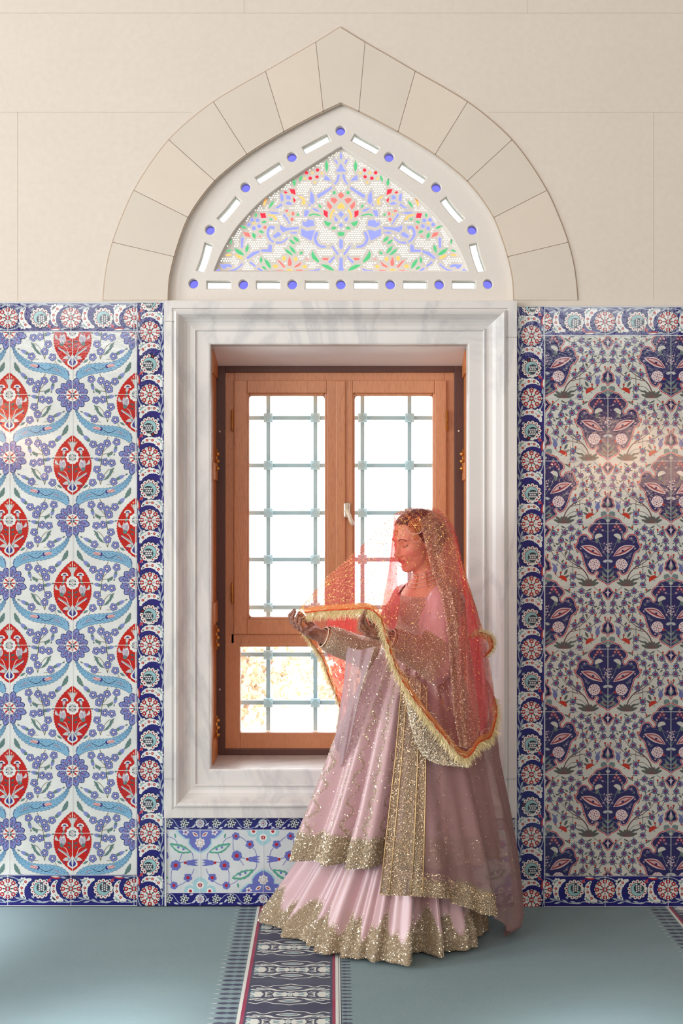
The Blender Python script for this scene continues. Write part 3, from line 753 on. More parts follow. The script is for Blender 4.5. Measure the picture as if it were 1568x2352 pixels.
# ------------------------------------------------------------------ painted tile artwork (units: picture pixels on the wall plane)
TW = (224, 230, 228); NAVY = (36, 34, 116); NAVY2 = (28, 28, 84); RED = (190, 28, 16); RED2 = (172, 36, 40); LBL = (128, 180, 212)
VIO = (128, 140, 200); VIOD = (44, 46, 100); GRN = (96, 128, 124); DK = (26, 28, 50); OLV = (112, 112, 70); TEA = (150, 196, 200); WHT = (228, 232, 230)
def sprig_flower(A, x, y, r=8.6, rot=0.3, L=4, c=VIO):
    A.flower(x, y, r, 5, c, L, rot, core=(236, 214, 208), dot=DK, line=VIOD)
def bud(A, a, b, w=4.2, L=3):
    a = np.array(a); b = np.array(b); m = a + (b - a) * .45
    A.leaf(a, b, w, VIO, L); A.leaf(a, m, w * .9, GRN, L + 1); A.leaf(b, b + (b - a) * .35, w * .4, (92, 116, 110), L)
def halfcol(A):
    """one asymmetric half-unit of the left panel: origin at a rosette centre, 144 x 144"""
    # stems
    for pts, w_ in (([(62, -48), (68, -38), (72, -22), (76, -8), (78, 4), (80, 20), (84, 36), (80, 62)], 1.7), ([(78, -10), (66, -22), (64, -34)], 1.3), ([(76, -9), (86, -18), (97, -31)], 1.3),
                    ([(76, -8), (62, -10), (52, -16)], 1.2), ([(80, 62), (74, 44), (64, 30), (56, 26), (50, 34)], 1.3), ([(43, -48), (43, -30)], 1.1), ([(98, 57), (104, 66), (108, 74)], 1.1), ([(66, 62), (50, 62), (50, 72)], 1.1)):
        A.line(pts, w_, OLV, 2, smooth=3)
    for x, y, rt in ((43, -36, .1), (65, -33, .5), (79, -25, .9), (97, -31, .2), (84, -13, .6), (54, 12, .2), (70, 10, .6), (88, 27, .3), (80, 44, .8), (98, 57, .4), (50, 55, .1)):
        sprig_flower(A, x, y, 8.4, rt)
    bud(A, (104, -37), (120, -52), 5); A.leaf((119, -50), (133, -76), 4.5, GRN, 3, 2, 9, ser=1.2)
    bud(A, (44, -27), (48, -10), 4.2); A.leaf((50, -14), (66, -7), 3.4, GRN, 3, 2)
    bud(A, (78, 6), (96, 2), 4.4); bud(A, (44, 50), (24, 40), 4.4); A.leaf((58, 44), (48, 22), 3.4, GRN, 3, 3)
    A.leaf((60, 0), (64, -9), 2, GRN, 3); A.leaf((74, 52), (58, 34), 3, GRN, 3, -3); A.leaf((108, 62), (120, 70), 2.6, GRN, 3)
    # the long feathered leaf
    sp = catmull([(11, -36), (20, -50), (36, -58), (58, -62), (80, -64), (100, -70), (118, -82), (130, -96), (137, -112)], 5)
    n = len(sp); t = np.gradient(sp, axis=0); t /= np.hypot(t[:, 0], t[:, 1])[:, None]; nn = np.stack([-t[:, 1], t[:, 0]], 1)
    u = np.linspace(0, 1, n); wd = 11.0 * np.sin(pi * u ** .62) ** .8 * (1 - .2 * u); wd[0] = 3.5; wd[-1] = .3
    ser = np.where(np.arange(n) % 2 == 0, 2.2, 0) * (u > .06) * (u < .97)
    up = sp - nn * (wd + ser)[:, None]; dn = sp + nn * (wd + ser)[:, None]
    for i in range(n - 1): A.poly([up[i], up[i + 1], dn[i + 1], dn[i]], LBL, 5)
    for sgn in (-1, 1):
        A.line(sp + nn * sgn * (wd + ser)[:, None], .9, (72, 104, 140), 6)
        for k in range(5, n - 3, 2):
            a = sp[k] + nn[k] * sgn * wd[k] * .35; b = a + t[k] * 6 + nn[k] * sgn * wd[k] * .35; A.line([a, b], 1.0, (60, 92, 128), 6)
    A.line(sp[4:-3] - nn[4:-3] * .3, .8, (110, 150, 186), 6)
    A.ell(79, -66, 4.2, 4.6, (58, 60, 130), 7); A.ell(88, -68, 9, 3.6, (226, 226, 228), 7, rot=-.12)
    for k in (-2.2, 0, 2.2): A.line([(81, -66 + k), (96, -69 + k * 1.1)], 1.3, (206, 92, 84), 8)
    A.line([(44, -64), (56, -58), (64, -58), (74, -64)], 1.2, DK, 7, smooth=3); A.line([(30, -54), (38, -60), (42, -58)], 1.2, (190, 96, 90), 7, smooth=2)
    for k in range(3): A.ell(9 + k * 1.5, -46 - k * 4.2, 2.6, None, VIO, 4, n=6); A.ell(9 + k * 1.5, -46 - k * 4.2, 1.3, None, VIOD, 5, n=5)
def rosette_big(A):
    for k in range(12):
        a = 2 * pi * k / 12 + pi / 12; r1 = 37 if k % 3 else 41
        d = np.array([cos(a), sin(a)]); A.leaf(d * 12, d * r1, 7.6, VIOD, 6, 0, 9, .6, 1.6); A.leaf(d * 13, d * (r1 - 1.5), 6.2, VIO, 7, 0, 9, .6, 1.0)
        A.line([d * 15, d * (r1 - 8)], 1.0, VIOD, 8); n_ = np.array([-d[1], d[0]])
        for s in (-1, 1):
            for q in (18, 23, 28): A.line([d * q, d * (q + 4) + n_ * s * 4], .7, VIOD, 8)
        A.ell(*(d * 24), 1.6, None, (176, 50, 80), 9, n=5)
        a2 = a + pi / 12; d2 = np.array([cos(a2), sin(a2)]); A.leaf(d2 * 10, d2 * 33, 3.2, (196, 202, 216), 5, 0, 5)
    A.ell(0, 0, 16, None, VIOD, 9, n=16); A.ell(0, 0, 15, None, WHT, 10, n=16)
    for k in range(8):
        a = 2 * pi * k / 8; d = np.array([cos(a), sin(a)]); A.leaf(d * 4, d * 15, 2.0, RED, 11, 0, 5)
    A.ell(0, 0, 6.5, None, GRN, 11, n=8); A.ell(0, 0, 4.0, None, (70, 60, 110), 12, n=8); A.ell(0, 0, 1.8, None, RED, 13, n=6)
def medallion(A):
    """centre at 0,0 ; half size 43 x 69"""
    n = 46; t = np.linspace(-1, 1, n); y = t * 69; x = 43 * np.clip(1 - np.abs(t) ** 2.05, 0, 1) ** .92
    x = x + np.where(np.arange(n) % 2, 1.1, -.5) * (np.abs(t) < .96)
    A.poly(np.concatenate([np.stack([x, y], 1), np.stack([-x, y], 1)[::-1][1:-1]]), RED, 6)
    for s in (-1, 1):
        A.line([(s * 4, 54), (s * 8, 34), (s * 22, 24), (s * 33, 17)], 3.4, (150, 160, 168), 8, smooth=3); A.line([(s * 6, 38), (s * 22, 26), (s * 32, 19)], 1.6, WHT, 9, smooth=3)
        A.leaf((s * 3, 44), (s * 23, 43), 4.2, (200, 206, 208), 8, -s * 3, 7); A.leaf((s * 5, 54), (s * 10, 34), 3.0, (150, 160, 168), 8)
        A.line([(s * 7, 38), (s * 14, 18), (s * 20, 14)], 1.2, WHT, 7, smooth=2)
        A.leaf((s * 22, 12), (s * 19, -14), 7.5, (222, 220, 226), 8, s * 2, 9); A.leaf((s * 25, 10), (s * 27, -14), 3.6, (190, 190, 204), 9, s * 1)
        for k in (-3, 0, 3): A.line([(s * (22 + k), 8), (s * (20 + k * .8), -8)], 1.0, (110, 108, 140), 10)
        A.leaf((s * 22, 14), (s * 27, 4), 5, GRN, 9); A.leaf((s * 30, -1), (s * 38, -14), 3.2, (200, 206, 208), 8, s * 4)
        # carnation
        A.ell(s * 18, -34, 8.5, 7.5, WHT, 8, a0=pi, a1=2 * pi, n=9); A.ell(s * 18, -35, 4.6, 4, (60, 60, 120), 9, a0=pi, a1=2 * pi, n=7); A.leaf((s * 18, -36), (s * 21, -24), 3.4, (200, 200, 204), 9); A.leaf((s * 20, -28), (s * 25, -12), 2.4, GRN, 8, s * 2)
        A.leaf((s * 3, 6), (s * 13, 2), 2.4, (70, 90, 92), 8); A.leaf((s * 4, 16), (s * 12, 12), 2.4, (70, 90, 92), 8); A.leaf((s * 6, -46), (s * 11, -56), 2, (206, 150, 140), 8)
        A.ell(s * 32, 24, 2, None, (60, 50, 130), 9, n=6); A.ell(s * 19, 48, 2, None, (60, 50, 130), 9, n=6)
    for k in range(10): a = 2 * pi * k / 10; A.ell(11 * cos(a), -18 + 11 * sin(a), 4.6, None, WHT, 8, n=8)
    A.ell(0, -18, 12, None, WHT, 8, n=12)
    for k in range(6): a = 2 * pi * k / 6 + .5; A.ell(7 * cos(a), -18 + 7 * sin(a), 2.2, 2.2, (80, 96, 100), 9, n=6); A.line([(0, -18), (10 * cos(a + .5), -18 + 10 * sin(a + .5))], .9, DK, 9)
    A.ell(0, -18, 1.8, None, RED, 10, n=6)
    A.poly([(-7, -54), (7, -54), (6, -44), (3, -40), (3, -31), (-3, -31), (-3, -40), (-6, -44)], (196, 206, 204), 9); A.line([(-7, -53), (7, -53)], 1, GRN, 10)
    for k in (-10, 0, 10): A.ell(k * .5, -61 + abs(k) * .3, 1.6, 2.6, (226, 180, 160), 9, n=6)
    A.poly([(0, 30), (5, 42), (12, 50), (11, 56), (0, 63), (-11, 56), (-12, 50), (-5, 42)], WHT, 9)
    A.poly([(0, 34), (4, 44), (8, 50), (7, 55), (0, 59), (-7, 55), (-8, 50), (-4, 44)], (58, 56, 136), 10); A.leaf((0, 60), (0, 30), 2.6, (190, 200, 206), 11)
    A.leaf((0, 0), (0, 16), 2.2, (90, 100, 100), 8)
def left_unit():
    """strip between two mirror axes, 144 wide, one period 288 tall, rosette at (0,0)"""
    U = Art(); H = Art(); halfcol(H)
    U.inst(H); U.inst(H, dx=144, dy=144, sx=-1)
    return U
def tile_grid(A, xs, ys, x0, y0, x1, y1, c=(232, 236, 236), w_=1.3, L=16):
    for x in xs: A.poly([(x - w_ / 2, y0), (x + w_ / 2, y0), (x + w_ / 2, y1), (x - w_ / 2, y1)], c, L)
    for y in ys: A.poly([(x0, y - w_ / 2), (x1, y - w_ / 2), (x1, y + w_ / 2), (x0, y + w_ / 2)], c, L)

# ---- border unit, running along +y, width 64 (x 0..64), period 144, rosette at y=0
def border_unit():
    A = Art(); W_ = 64; cx = 30
    def ros(y):
        A.ell(cx, y, 25.5, None, (28, 26, 84), 2, n=20)
        for k in range(16): a = 2 * pi * k / 16; A.ell(cx + 20.5 * cos(a), y + 20.5 * sin(a), 3.9, None, WHT, 3, n=7)
        A.ell(cx, y, 20.5, None, WHT, 3, n=16)
        for k in range(8):
            a = 2 * pi * k / 8; x_, y_ = cx + 18 * cos(a), y + 18 * sin(a)
            A.ell(x_, y_, 5.2, None, RED2, 5, n=8); A.ell(x_, y_, 2.1, None, (196, 214, 214), 6, n=6); A.leaf((cx + 6 * cos(a), y + 6 * sin(a)), (cx + 13 * cos(a), y + 13 * sin(a)), 1.6, (70, 84, 84), 5)
            a2 = a + pi / 8; A.line([(cx + 20 * cos(a2), y + 20 * sin(a2)), (cx + 24.5 * cos(a2), y + 24.5 * sin(a2))], .9, DK, 5)
        A.ell(cx, y, 6.2, None, RED2, 6, n=10); A.ell(cx, y, 2.8, None, TEA, 7, n=7)
    def cres(y, sx, fx):
        # crescent leaf: thick pale arc with red flowers
        c = [(8, 15), (12, 4), (22, -5), (34, -8), (46, -5), (53, 2)] ; c = [(x_ if sx > 0 else 64 - x_, y + y_) for x_, y_ in c]
        sp = catmull(c, 4); n = len(sp); u = np.linspace(0, 1, n); t = np.gradient(sp, axis=0); t /= np.hypot(t[:, 0], t[:, 1])[:, None]; nn = np.stack([-t[:, 1], t[:, 0]], 1)
        wd = 6.6 * np.sin(pi * (u * .92 + .06)) ** .8; ser = np.where(np.arange(n) % 2, .9, 0)
        up = sp + nn * (wd + ser)[:, None]; dn = sp - nn * wd[:, None]
        for i in range(n - 1): A.poly([up[i], up[i + 1], dn[i + 1], dn[i]], WHT, 5)
        for k in (5, 10, 14): A.ell(*sp[k], 3.3, None, RED2, 7, n=7); A.ell(*sp[k], 1.2, None, (240, 200, 180), 8, n=5)
        for k in (7, 12): A.line([sp[k] - t[k] * 2, sp[k] + t[k] * 2], 1.4, (76, 92, 84), 7)
        A.leaf(sp[-5], sp[-2], 1.5, (76, 92, 84), 7)
        fy = y - 4; fx_ = fx
        for k in range(9): a = pi + pi * k / 8 if 1 else 0; a = 2 * pi * k / 9; A.ell(fx_ + 8.5 * cos(a), fy + 8.5 * sin(a), 3.2, None, WHT, 3, n=7); A.line([(fx_ + 6 * cos(a + .35), fy + 6 * sin(a + .35)), (fx_ + 11 * cos(a + .35), fy + 11 * sin(a + .35))], .7, DK, 4)
        A.ell(fx_, fy, 6.6, None, DK, 4, n=10); A.ell(fx_, fy, 5.8, None, TEA, 4.5, n=10)
    def pom(y):
        A.ell(cx, y, 25, None, (28, 26, 84), 2, n=20)
        for k in range(13):
            a = 2 * pi * k / 13 + 1.2; x_, y_ = cx + 18.5 * cos(a), y + 18.5 * sin(a); A.ell(x_, y_, 5.0, None, DK, 2.5, n=9); A.ell(x_, y_, 4.5, None, WHT, 3, n=9); A.leaf((cx + 15.5 * cos(a), y + 15.5 * sin(a)), (cx + 21 * cos(a), y + 21 * sin(a)), 1.6, RED2, 5, n=5)
        A.ell(cx, y, 15.6, None, DK, 5, n=16); A.ell(cx, y, 14.6, None, TEA, 6, n=16)
        A.ell(cx - 3, y + 3, 11.6, None, (50, 66, 74), 7, n=14)
        for i in range(-2, 3):
            for j in range(-2, 3):
                x_, y_ = cx - 3 + i * 5.0 + (j % 2) * 2, y + 3 + j * 4.8
                if (x_ - cx + 3) ** 2 + (y_ - y - 3) ** 2 < 90: A.ell(x_, y_, 2.2, 2.1, (216, 214, 218), 8, n=6)
        A.ell(cx - 12, y + 14, 4.5, None, WHT, 8, n=8); A.ell(cx - 12, y + 14, 2.2, None, RED2, 9, n=6)
        A.leaf((cx - 14, y + 16), (cx - 24, y + 25), 3.0, (190, 70, 84), 7); A.leaf((cx - 8, y + 19), (cx + 4, y + 20), 2.8, WHT, 7)
    ros(0); ros(144); cres(39, 1, 15); pom(74); cres(112, -1, 50)
    A.leaf((4, 98), (6, 122), 3, RED2, 4); A.leaf((2, 98), (3, 120), 1.6, WHT, 5)
    LG = (168, 182, 192)
    for y in (0, 144):
        A.line([(4, y - 22), (2, y - 4), (4, y + 12), (10, y + 26)], 1.8, LG, 2, smooth=3)
    A.line([(60, -8), (59, 18), (54, 34), (60, 56), (62, 80), (58, 96), (60, 120), (62, 140)], 1.7, LG, 2, smooth=3)
    for a, b in (((56, 8), (61, -8)), ((54, 30), (50, 16)), ((54, 34), (46, 27)), ((58, 44), (62, 28)), ((60, 60), (53, 46)), ((61, 80), (57, 64)), ((60, 92), (62, 74)), ((58, 128), (61, 112)), ((8, 20), (14, 31)), ((6, 134), (3, 120)), ((8, 86), (14, 100)), ((52, 60), (46, 54)), ((61, 140), (54, 128))):
        A.leaf(a, b, 2.3, LG, 3, n=5)
    return A
BU = border_unit()
def border(x0, y0, x1, y1, ys_l, mats):
    pass

def panel(name, x0, y0, x1, y1, bx_side, fieldfn, label, ground, Yf=-0.012):
    """x0,y0,x1,y1 outer rectangle; bx_side: which side carries the vertical border"""
    root = empty(name, ((wx((x0 + x1) / 2)), 0, wz(y1))); tag(root, label, 'tile panel')
    BW = 65
    if bx_side == 'r': fx0, fx1 = x0, x1 - BW
    else: fx0, fx1 = x0 + BW, x1
    fy0, fy1 = y0 + BW + 1, y1 - BW - 6
    A = fieldfn(fx0, fy0, fx1, fy1)
    A.clip(fx0, fy0, fx1, fy1)
    A.build('tile_field', M_GLAZE, wallfn(Yf), root, slab=(fx0, fy0, fx1, fy1, .0112, ground))
    # vertical border
    B = Art(); vx0, vx1 = (x1 - BW, x1) if bx_side == 'r' else (x0, x0 + BW)
    yc = fy0
    for k in range(-1, 10):
        if bx_side == 'r': B.inst(BU, dx=vx0, dy=yc + k * 143.6)
        else: B.inst(BU, dx=vx1, dy=yc + k * 143.6, sx=-1)
    tile_grid(B, [vx0 + .6, vx1 - .6], [yc + k * 143.6 for k in range(10)], vx0, y0, vx1, y1, (214, 220, 228))
    B.clip(vx0, y0, vx1, y1)
    B.build('border_column', M_GLAZE, wallfn(Yf - .001), root, slab=(vx0, y0, vx1, y1, .0122, NAVY))
    for (hy0, hy1, flip) in ((y0, fy0, -1), (fy1, y1, 1)):
        H = Art(); H0 = fx0 if bx_side == 'l' else fx0; 
        ph = (fx1 if bx_side == 'r' else fx0)
        for k in range(-16, 17):
            # unit runs along y; rotate so that it runs along x
            if flip > 0: H.inst(BU, dx=ph + k * 144.5, dy=hy0 + 1, sx=1, sy=1, rot=0, px=0, py=0) if False else [H.p.append((np.stack([q[:, 1] + ph - 6 + k * 144.5, hy0 + 2 + q[:, 0]], 1), c, L)) for q, c, L in BU.p]
            else: [H.p.append((np.stack([q[:, 1] + ph - 6 + k * 144.5, hy1 - 2 - q[:, 0]], 1), c, L)) for q, c, L in BU.p]
        tile_grid(H, [ph - 6 + k * 144.5 for k in range(-16, 17)], [hy0 + .6, hy1 - .6], fx0, hy0, fx1, hy1, (214, 220, 228))
        H.clip(fx0, hy0, fx1, hy1)
        H.build('border_strip', M_GLAZE, wallfn(Yf - .001), root, slab=(fx0, hy0, fx1, hy1, .0122, NAVY))
    # white edging
    mb = MB()
    ex = (x1, x1 + 3) if bx_side == 'r' else (x0 - 3, x0)
    mb.box((wx(x0), Yf - .004, wz(y0)), (wx(x1), -.0005, wz(y0 - 3))); mb.box((wx(ex[0]), Yf - .004, wz(y0 - 3)), (wx(ex[1]), -.0005, wz(y1)))
    mb.build('edge_strip', simple('pale_grout', (206, 210, 212), 0.6), root)
    adopt(root)
def left_field(x0, y0, x1, y1):
    A = Art(); U = left_unit(); R = Art(); rosette_big(R); M = Art(); medallion(M)
    yb = y0 + 145
    for k in range(-14, 2):
        ax = 168 + 144.6 * k                      # left axis of the column
        even = (k % 2 == 0)
        for m in range(-2, 6):
            yy = yb + 287.2 * m
            if even: A.inst(U, dx=ax, dy=yy, sy=143.6 / 144)
            else: A.inst(U, dx=ax + 144.6, dy=yy, sx=-1, sy=143.6 / 144)
        for m in range(-2, 7):
            ry = yb + 287.2 * m + (0 if even else 143.6)
            A.inst(R, dx=ax, dy=ry); A.inst(M, dx=ax, dy=ry + 161, dL=1)
    tile_grid(A, [168 + 144.6 * k for k in range(-14, 2)], [y0 + 143.6 * k for k in range(0, 10)], x0, y0, x1, y1)
    return A
# ---- right panel
def small_fl(A, x, y, r=7.4, L=4):
    for k in range(7): a = 2 * pi * k / 7; A.ell(x + r * .62 * cos(a), y + r * .62 * sin(a), r * .40, None, (40, 40, 84), L, n=7)
    A.ell(x, y, r * .72, None, (40, 40, 84), L, n=10)
    for k in range(7): a = 2 * pi * k / 7; A.ell(x + r * .64 * cos(a), y + r * .64 * sin(a), r * .25, None, (132, 138, 184), L + 1, n=6)
    A.ell(x, y, r * .30, None, (176, 44, 64), L + 2, n=6)
    for a in (.6, 2.4, 4.4): d = np.array([cos(a + x), sin(a + x)]); A.leaf(np.array([x, y]) + d * r * .9, np.array([x, y]) + d * r * 1.65, 1.1, (70, 84, 78), L - 1, 1, 5)
def right_half():
    """column between medallion axis (x=0) and next axis (x=144); origin y=0 at tile joint below medallion"""
    A = Art()
    STM = (98, 62, 66); G2 = (86, 98, 96)
    # stems: base at (100, 0)->up-left
    A.line([(44, 140), (46, 122), (58, 104), (78, 92), (96, 78), (108, 62)], 3.0, STM, 2, smooth=4, taper=True)
    A.line([(50, 114), (66, 96), (84, 82)], 1.6, STM, 2, smooth=3); A.line([(60, 104), (84, 98), (104, 94), (118, 82), (130, 62)], 1.4, STM, 2, smooth=3)
    A.line([(80, 92), (80, 112), (78, 130)], 1.3, G2, 2, smooth=3); A.line([(46, 132), (60, 118), (78, 116), (96, 120), (108, 132)], 1.2, G2, 2, smooth=3)
    A.line([(84, 80), (88, 56), (80, 30), (60, 14)], 1.2, G2, 2, smooth=3); A.line([(108, 62), (110, 36), (100, 14), (84, 4)], 1.2, G2, 2, smooth=3); A.line([(132, 60), (134, 34), (124, 12), (112, 2)], 1.2, G2, 2, smooth=3)
    for x, y in ((67, 22), (82, 33), (88, 54), (86, 77), (68, 89), (84, 11), (99, 20), (107, 38), (109, 58), (119, 78), (101, 98), (124, 22), (132, 39), (134, 57), (80, 121), (80, 140)): small_fl(A, x, y)
    for x, y in ((56, 8), (76, 48), (96, 46), (96, 66), (70, 78), (116, 66), (108, 112), (74, 112), (126, 8), (114, 14), (96, 90), (138, 72)): A.ell(x, y, 2.6, 3.0, (176, 56, 52), 3, n=6); A.leaf((x, y + 2), (x + 1, y + 8), 1.5, G2, 3, n=5)
    for a, b in (((56, 14), (44, 6)), ((90, 40), (98, 34)), ((70, 30), (62, 36)), ((92, 62), (100, 70)), ((74, 60), (68, 68)), ((96, 10), (108, 4)), ((112, 48), (120, 44)), ((126, 48), (120, 54)), ((100, 82), (108, 88)), ((56, 96), (52, 84)), ((88, 118), (104, 126)), ((72, 126), (60, 130))): A.leaf(a, b, 2.0, G2, 3, 1, 5)
    for a in (-160, -140, -112, -92, -70, -44, -20):
        d = np.array([cos(radians(a)), sin(radians(a))]); A.leaf((44, 143), np.array([44, 143]) + d * (26 if abs(a + 90) > 40 else 18), 3.4, (88, 98, 94), 4, 0, 7, ser=.8); A.line([(44, 143), np.array([44, 143]) + d * 16], .7, (140, 60, 70), 6)
    # red carnation, tulip, leaf pad
    A.ell(104, 128, 10.5, 9.5, (190, 52, 36), 5, rot=2.6, a0=0, a1=pi, n=11); A.leaf((100, 118), (92, 104), 3, G2, 4)
    A.leaf((120, 114), (122, 92), 5.4, (110, 118, 170), 5, n=7, skew=.4); A.leaf((117, 98), (116, 90), 1.5, (110, 118, 170), 5); A.leaf((124, 98), (127, 89), 1.5, (110, 118, 170), 5); A.ell(120, 114, 2.4, None, (176, 44, 50), 6, n=6); A.line([(120, 116), (112, 124)], 1, G2, 3)
    A.ell(127, 132, 3.8, None, (176, 56, 62), 5, n=7); A.line([(116, 134), (134, 132)], 1, G2, 4); A.leaf((130, 128), (140, 116), 7, (112, 134, 134), 4, 0, 7, ser=1)
    return A
def outline(A, half, base, fill, L, wline=2.0, wout=3.6):
    full_ = [(x, y) for x, y in half] + [(-x, y) for x, y in half[::-1] if x > .5]
    A.poly(full_, fill, L)
    A.line(full_, wout, (214, 206, 214), L + 1, closed=True); A.line([(x * 1.0, y) for x, y in full_], wline, (184, 62, 50), L + 2, closed=True)
def big_med():
    A = Art()
    half = catmull([(0, -79), (8, -76), (16, -72), (26, -69), (33, -60), (42, -52), (44, -42), (36, -33), (36, -26), (42, -24), (48, -33), (60, -34), (68, -26), (70, -16), (75, -6), (70, 2), (61, 10), (56, 26), (50, 42), (45, 52), (36, 58), (30, 56), (27, 50), (22, 54), (27, 62), (20, 70), (8, 76), (0, 83)], 3).tolist()
    # y measured so that -79..83 spans the medallion; origin at its middle
    outline(A, half, None, (46, 44, 98), 5)
    LG = (186, 192, 196); PKR = (200, 150, 150)
    A.line([(0, -72), (0, 76)], 2.0, (120, 140, 140), 8)
    for s in (-1, 1):
        f = lambda *p: [(s * x, y) for x, y in p]
        for x, y in ((20, -58), (24, -52), (16, -52), (28, -46)): A.ell(s * x, y, 3.2, None, (186, 90, 96), 9, n=7); A.ell(s * x, y, 1.2, None, LG, 10, n=5)
        A.ell(s * 21, -28, 9.5, 8.5, (206, 208, 200), 9, rot=(.5 if s > 0 else -.5) + pi, a0=0, a1=pi * 1.1, n=11); A.leaf((s * 22, -26), (s * 27, -14), 4, (110, 128, 120), 9)
        A.leaf((s * 12, 16), (s * 62, -8), 9.5, (216, 196, 200), 9, -s * 3, 11); A.leaf((s * 14, 15), (s * 58, -7), 6.5, (150, 50, 60), 10, -s * 3, 9)
        A.leaf((s * 18, 12), (s * 52, -5), 3.6, (206, 176, 180), 11, -s * 3, 9); A.ell(s * 34, 3, 3.2, 2.6, (44, 44, 96), 12, n=6)
        A.ell(s * 31, 34, 13.5, 13, (222, 206, 210), 9, n=14)
        for k in range(16):
            a = k * 2.4; r = 2.9 * math.sqrt(k); A.ell(s * 31 + r * cos(a), 34 + r * sin(a), 1.35, None, (110, 44, 70), 10, n=5)
        A.ell(s * 17, 40, 3, None, (190, 52, 40), 11, n=6)
        A.leaf((0, 24), (s * 12, 28), 3.4, LG, 9, s * 1); A.leaf((0, 64), (s * 14, 50), 3.0, (110, 132, 126), 8, s * 2, 7); A.leaf((0, 72), (s * 18, 60), 3.0, (110, 132, 126), 8, s * 2, 7); A.leaf((0, 54), (s * 8, 44), 2.4, (110, 132, 126), 8)
        A.line([(0, 20), (s * 14, -2), (s * 20, -18)], 1.1, (120, 140, 140), 8, smooth=3); A.line([(0, 50), (s * 14, 40), (s * 20, 36)], 1.1, (120, 140, 140), 8, smooth=3)
        A.leaf((s * 44, 20), (s * 56, 6), 2.2, (96, 104, 140), 8); A.leaf((s * 44, -28), (s * 60, -20), 2.6, (96, 104, 140), 8); A.line([(s * 4, 69), (s * 12, 62)], 1.4, (170, 50, 60), 10)
    for s in (-1, 1):
        for pts in ([(0, 10), (s * 10, -10), (s * 26, -16), (s * 40, -20)], [(0, 44), (s * 22, 52), (s * 38, 44), (s * 48, 26)], [(0, -40), (s * 12, -44), (s * 26, -50)]):
            A.line(pts, .9, (104, 118, 140), 7, smooth=3)
        for x, y, q in ((44, 34, 2.4), (50, 16, 2.2), (36, 50, 2.2), (12, -44, 2.4), (32, -40, 2.4), (12, 62, 2.0), (8, -14, 2.0), (54, -26, 2.2), (62, -2, 2.2), (10, 6, 2.4)): A.ell(s * x, y, q, None, (196, 176, 186), 8, n=6); A.ell(s * x, y, q * .45, None, (176, 52, 60), 9, n=5)
        for x, y, b_ in ((40, 40, 1), (48, 22, -1), (16, -60, 1), (30, -32, 1), (14, 70, 1), (56, -14, 1)): A.leaf((s * x, y), (s * (x + 7 * b_), y - 6), 1.8, (104, 122, 128), 7, n=5)
    for k in range(12):
        a = k * 2.4; r = 2.5 * math.sqrt(k); A.ell(r * cos(a), -4 + r * sin(a) * 1.25, 1.9, None, (206, 184, 192), 10, n=6)
    A.ell(0, -66, 5, 3.5, (180, 186, 176), 10, n=8)
    return A
def small_meds():
    A = Art()
    q = catmull([(0, -12), (6, -9), (9, -4), (14, 0), (10, 5), (6, 11), (0, 18)], 3).tolist(); B = Art(); outline(B, q, None, NAVY2, 5, 1.8, 3.0)
    B.leaf((0, -6), (0, 9), 2.6, (214, 190, 200), 9); B.leaf((-6, 0), (6, 0), 2.2, (214, 190, 200), 9)
    A.inst(B, 0, 14)
    q = catmull([(0, -24), (5, -14), (12, -7), (12, 0), (15, 6), (11, 11), (4, 12), (2, 17), (0, 20)], 3).tolist(); B = Art(); outline(B, q, None, NAVY2, 5, 1.8, 3.0)
    B.leaf((0, 10), (0, -12), 3.4, (206, 178, 190), 9); B.leaf((0, 10), (6, -2), 1.8, (120, 140, 130), 9); B.leaf((0, 10), (-6, -2), 1.8, (120, 140, 130), 9)
    A.inst(B, 0, 96)
    for s in (-1, 1): A.leaf((0, 134), (s * 16, 118), 7, (112, 134, 134), 5, 0, 7, ser=1)
    return A
def right_field(x0, y0, x1, y1):
    A = Art(); H = right_half(); BM = big_med(); SM = small_meds()
    for k in range(-1, 14):
        ax = 1394 + 144.4 * k; even = (k % 2 == 0)
        off = 143.6 if even else 0
        for m in range(-2, 6):
            yy = y0 + off + 287.2 * m
            # tile rows: on an even axis the big medallion fills the row starting at yy
            if even:
                A.inst(H, dx=ax, dy=yy); A.inst(H, dx=ax + 144.4, dy=yy + 143.6, sx=-1)
            else:
                A.inst(H, dx=ax, dy=yy); A.inst(H, dx=ax + 144.4, dy=yy + 143.6, sx=-1)
            A.inst(BM, dx=ax, dy=yy + 59, dL=2, sy=1.0); A.inst(SM, dx=ax, dy=yy + 143.6, dL=2)
    tile_grid(A, [1394 + 144.4 * k for k in range(-1, 14)], [y0 + 143.6 * k for k in range(0, 10)], x0, y0, x1, y1, (206, 212, 214), 1.2, 20)
    return A
panel('tile_panel', -1050, 697, 380, 2078, 'r', left_field, 'tall glazed tile panel left of the window with red pointed-oval medallions and blue leaves', TW)
panel('tile_panel', 1184, 706, 2450, 2080, 'l', right_field, 'tall glazed tile panel right of the window with dark blue lobed medallions outlined in red', (208, 211, 204))

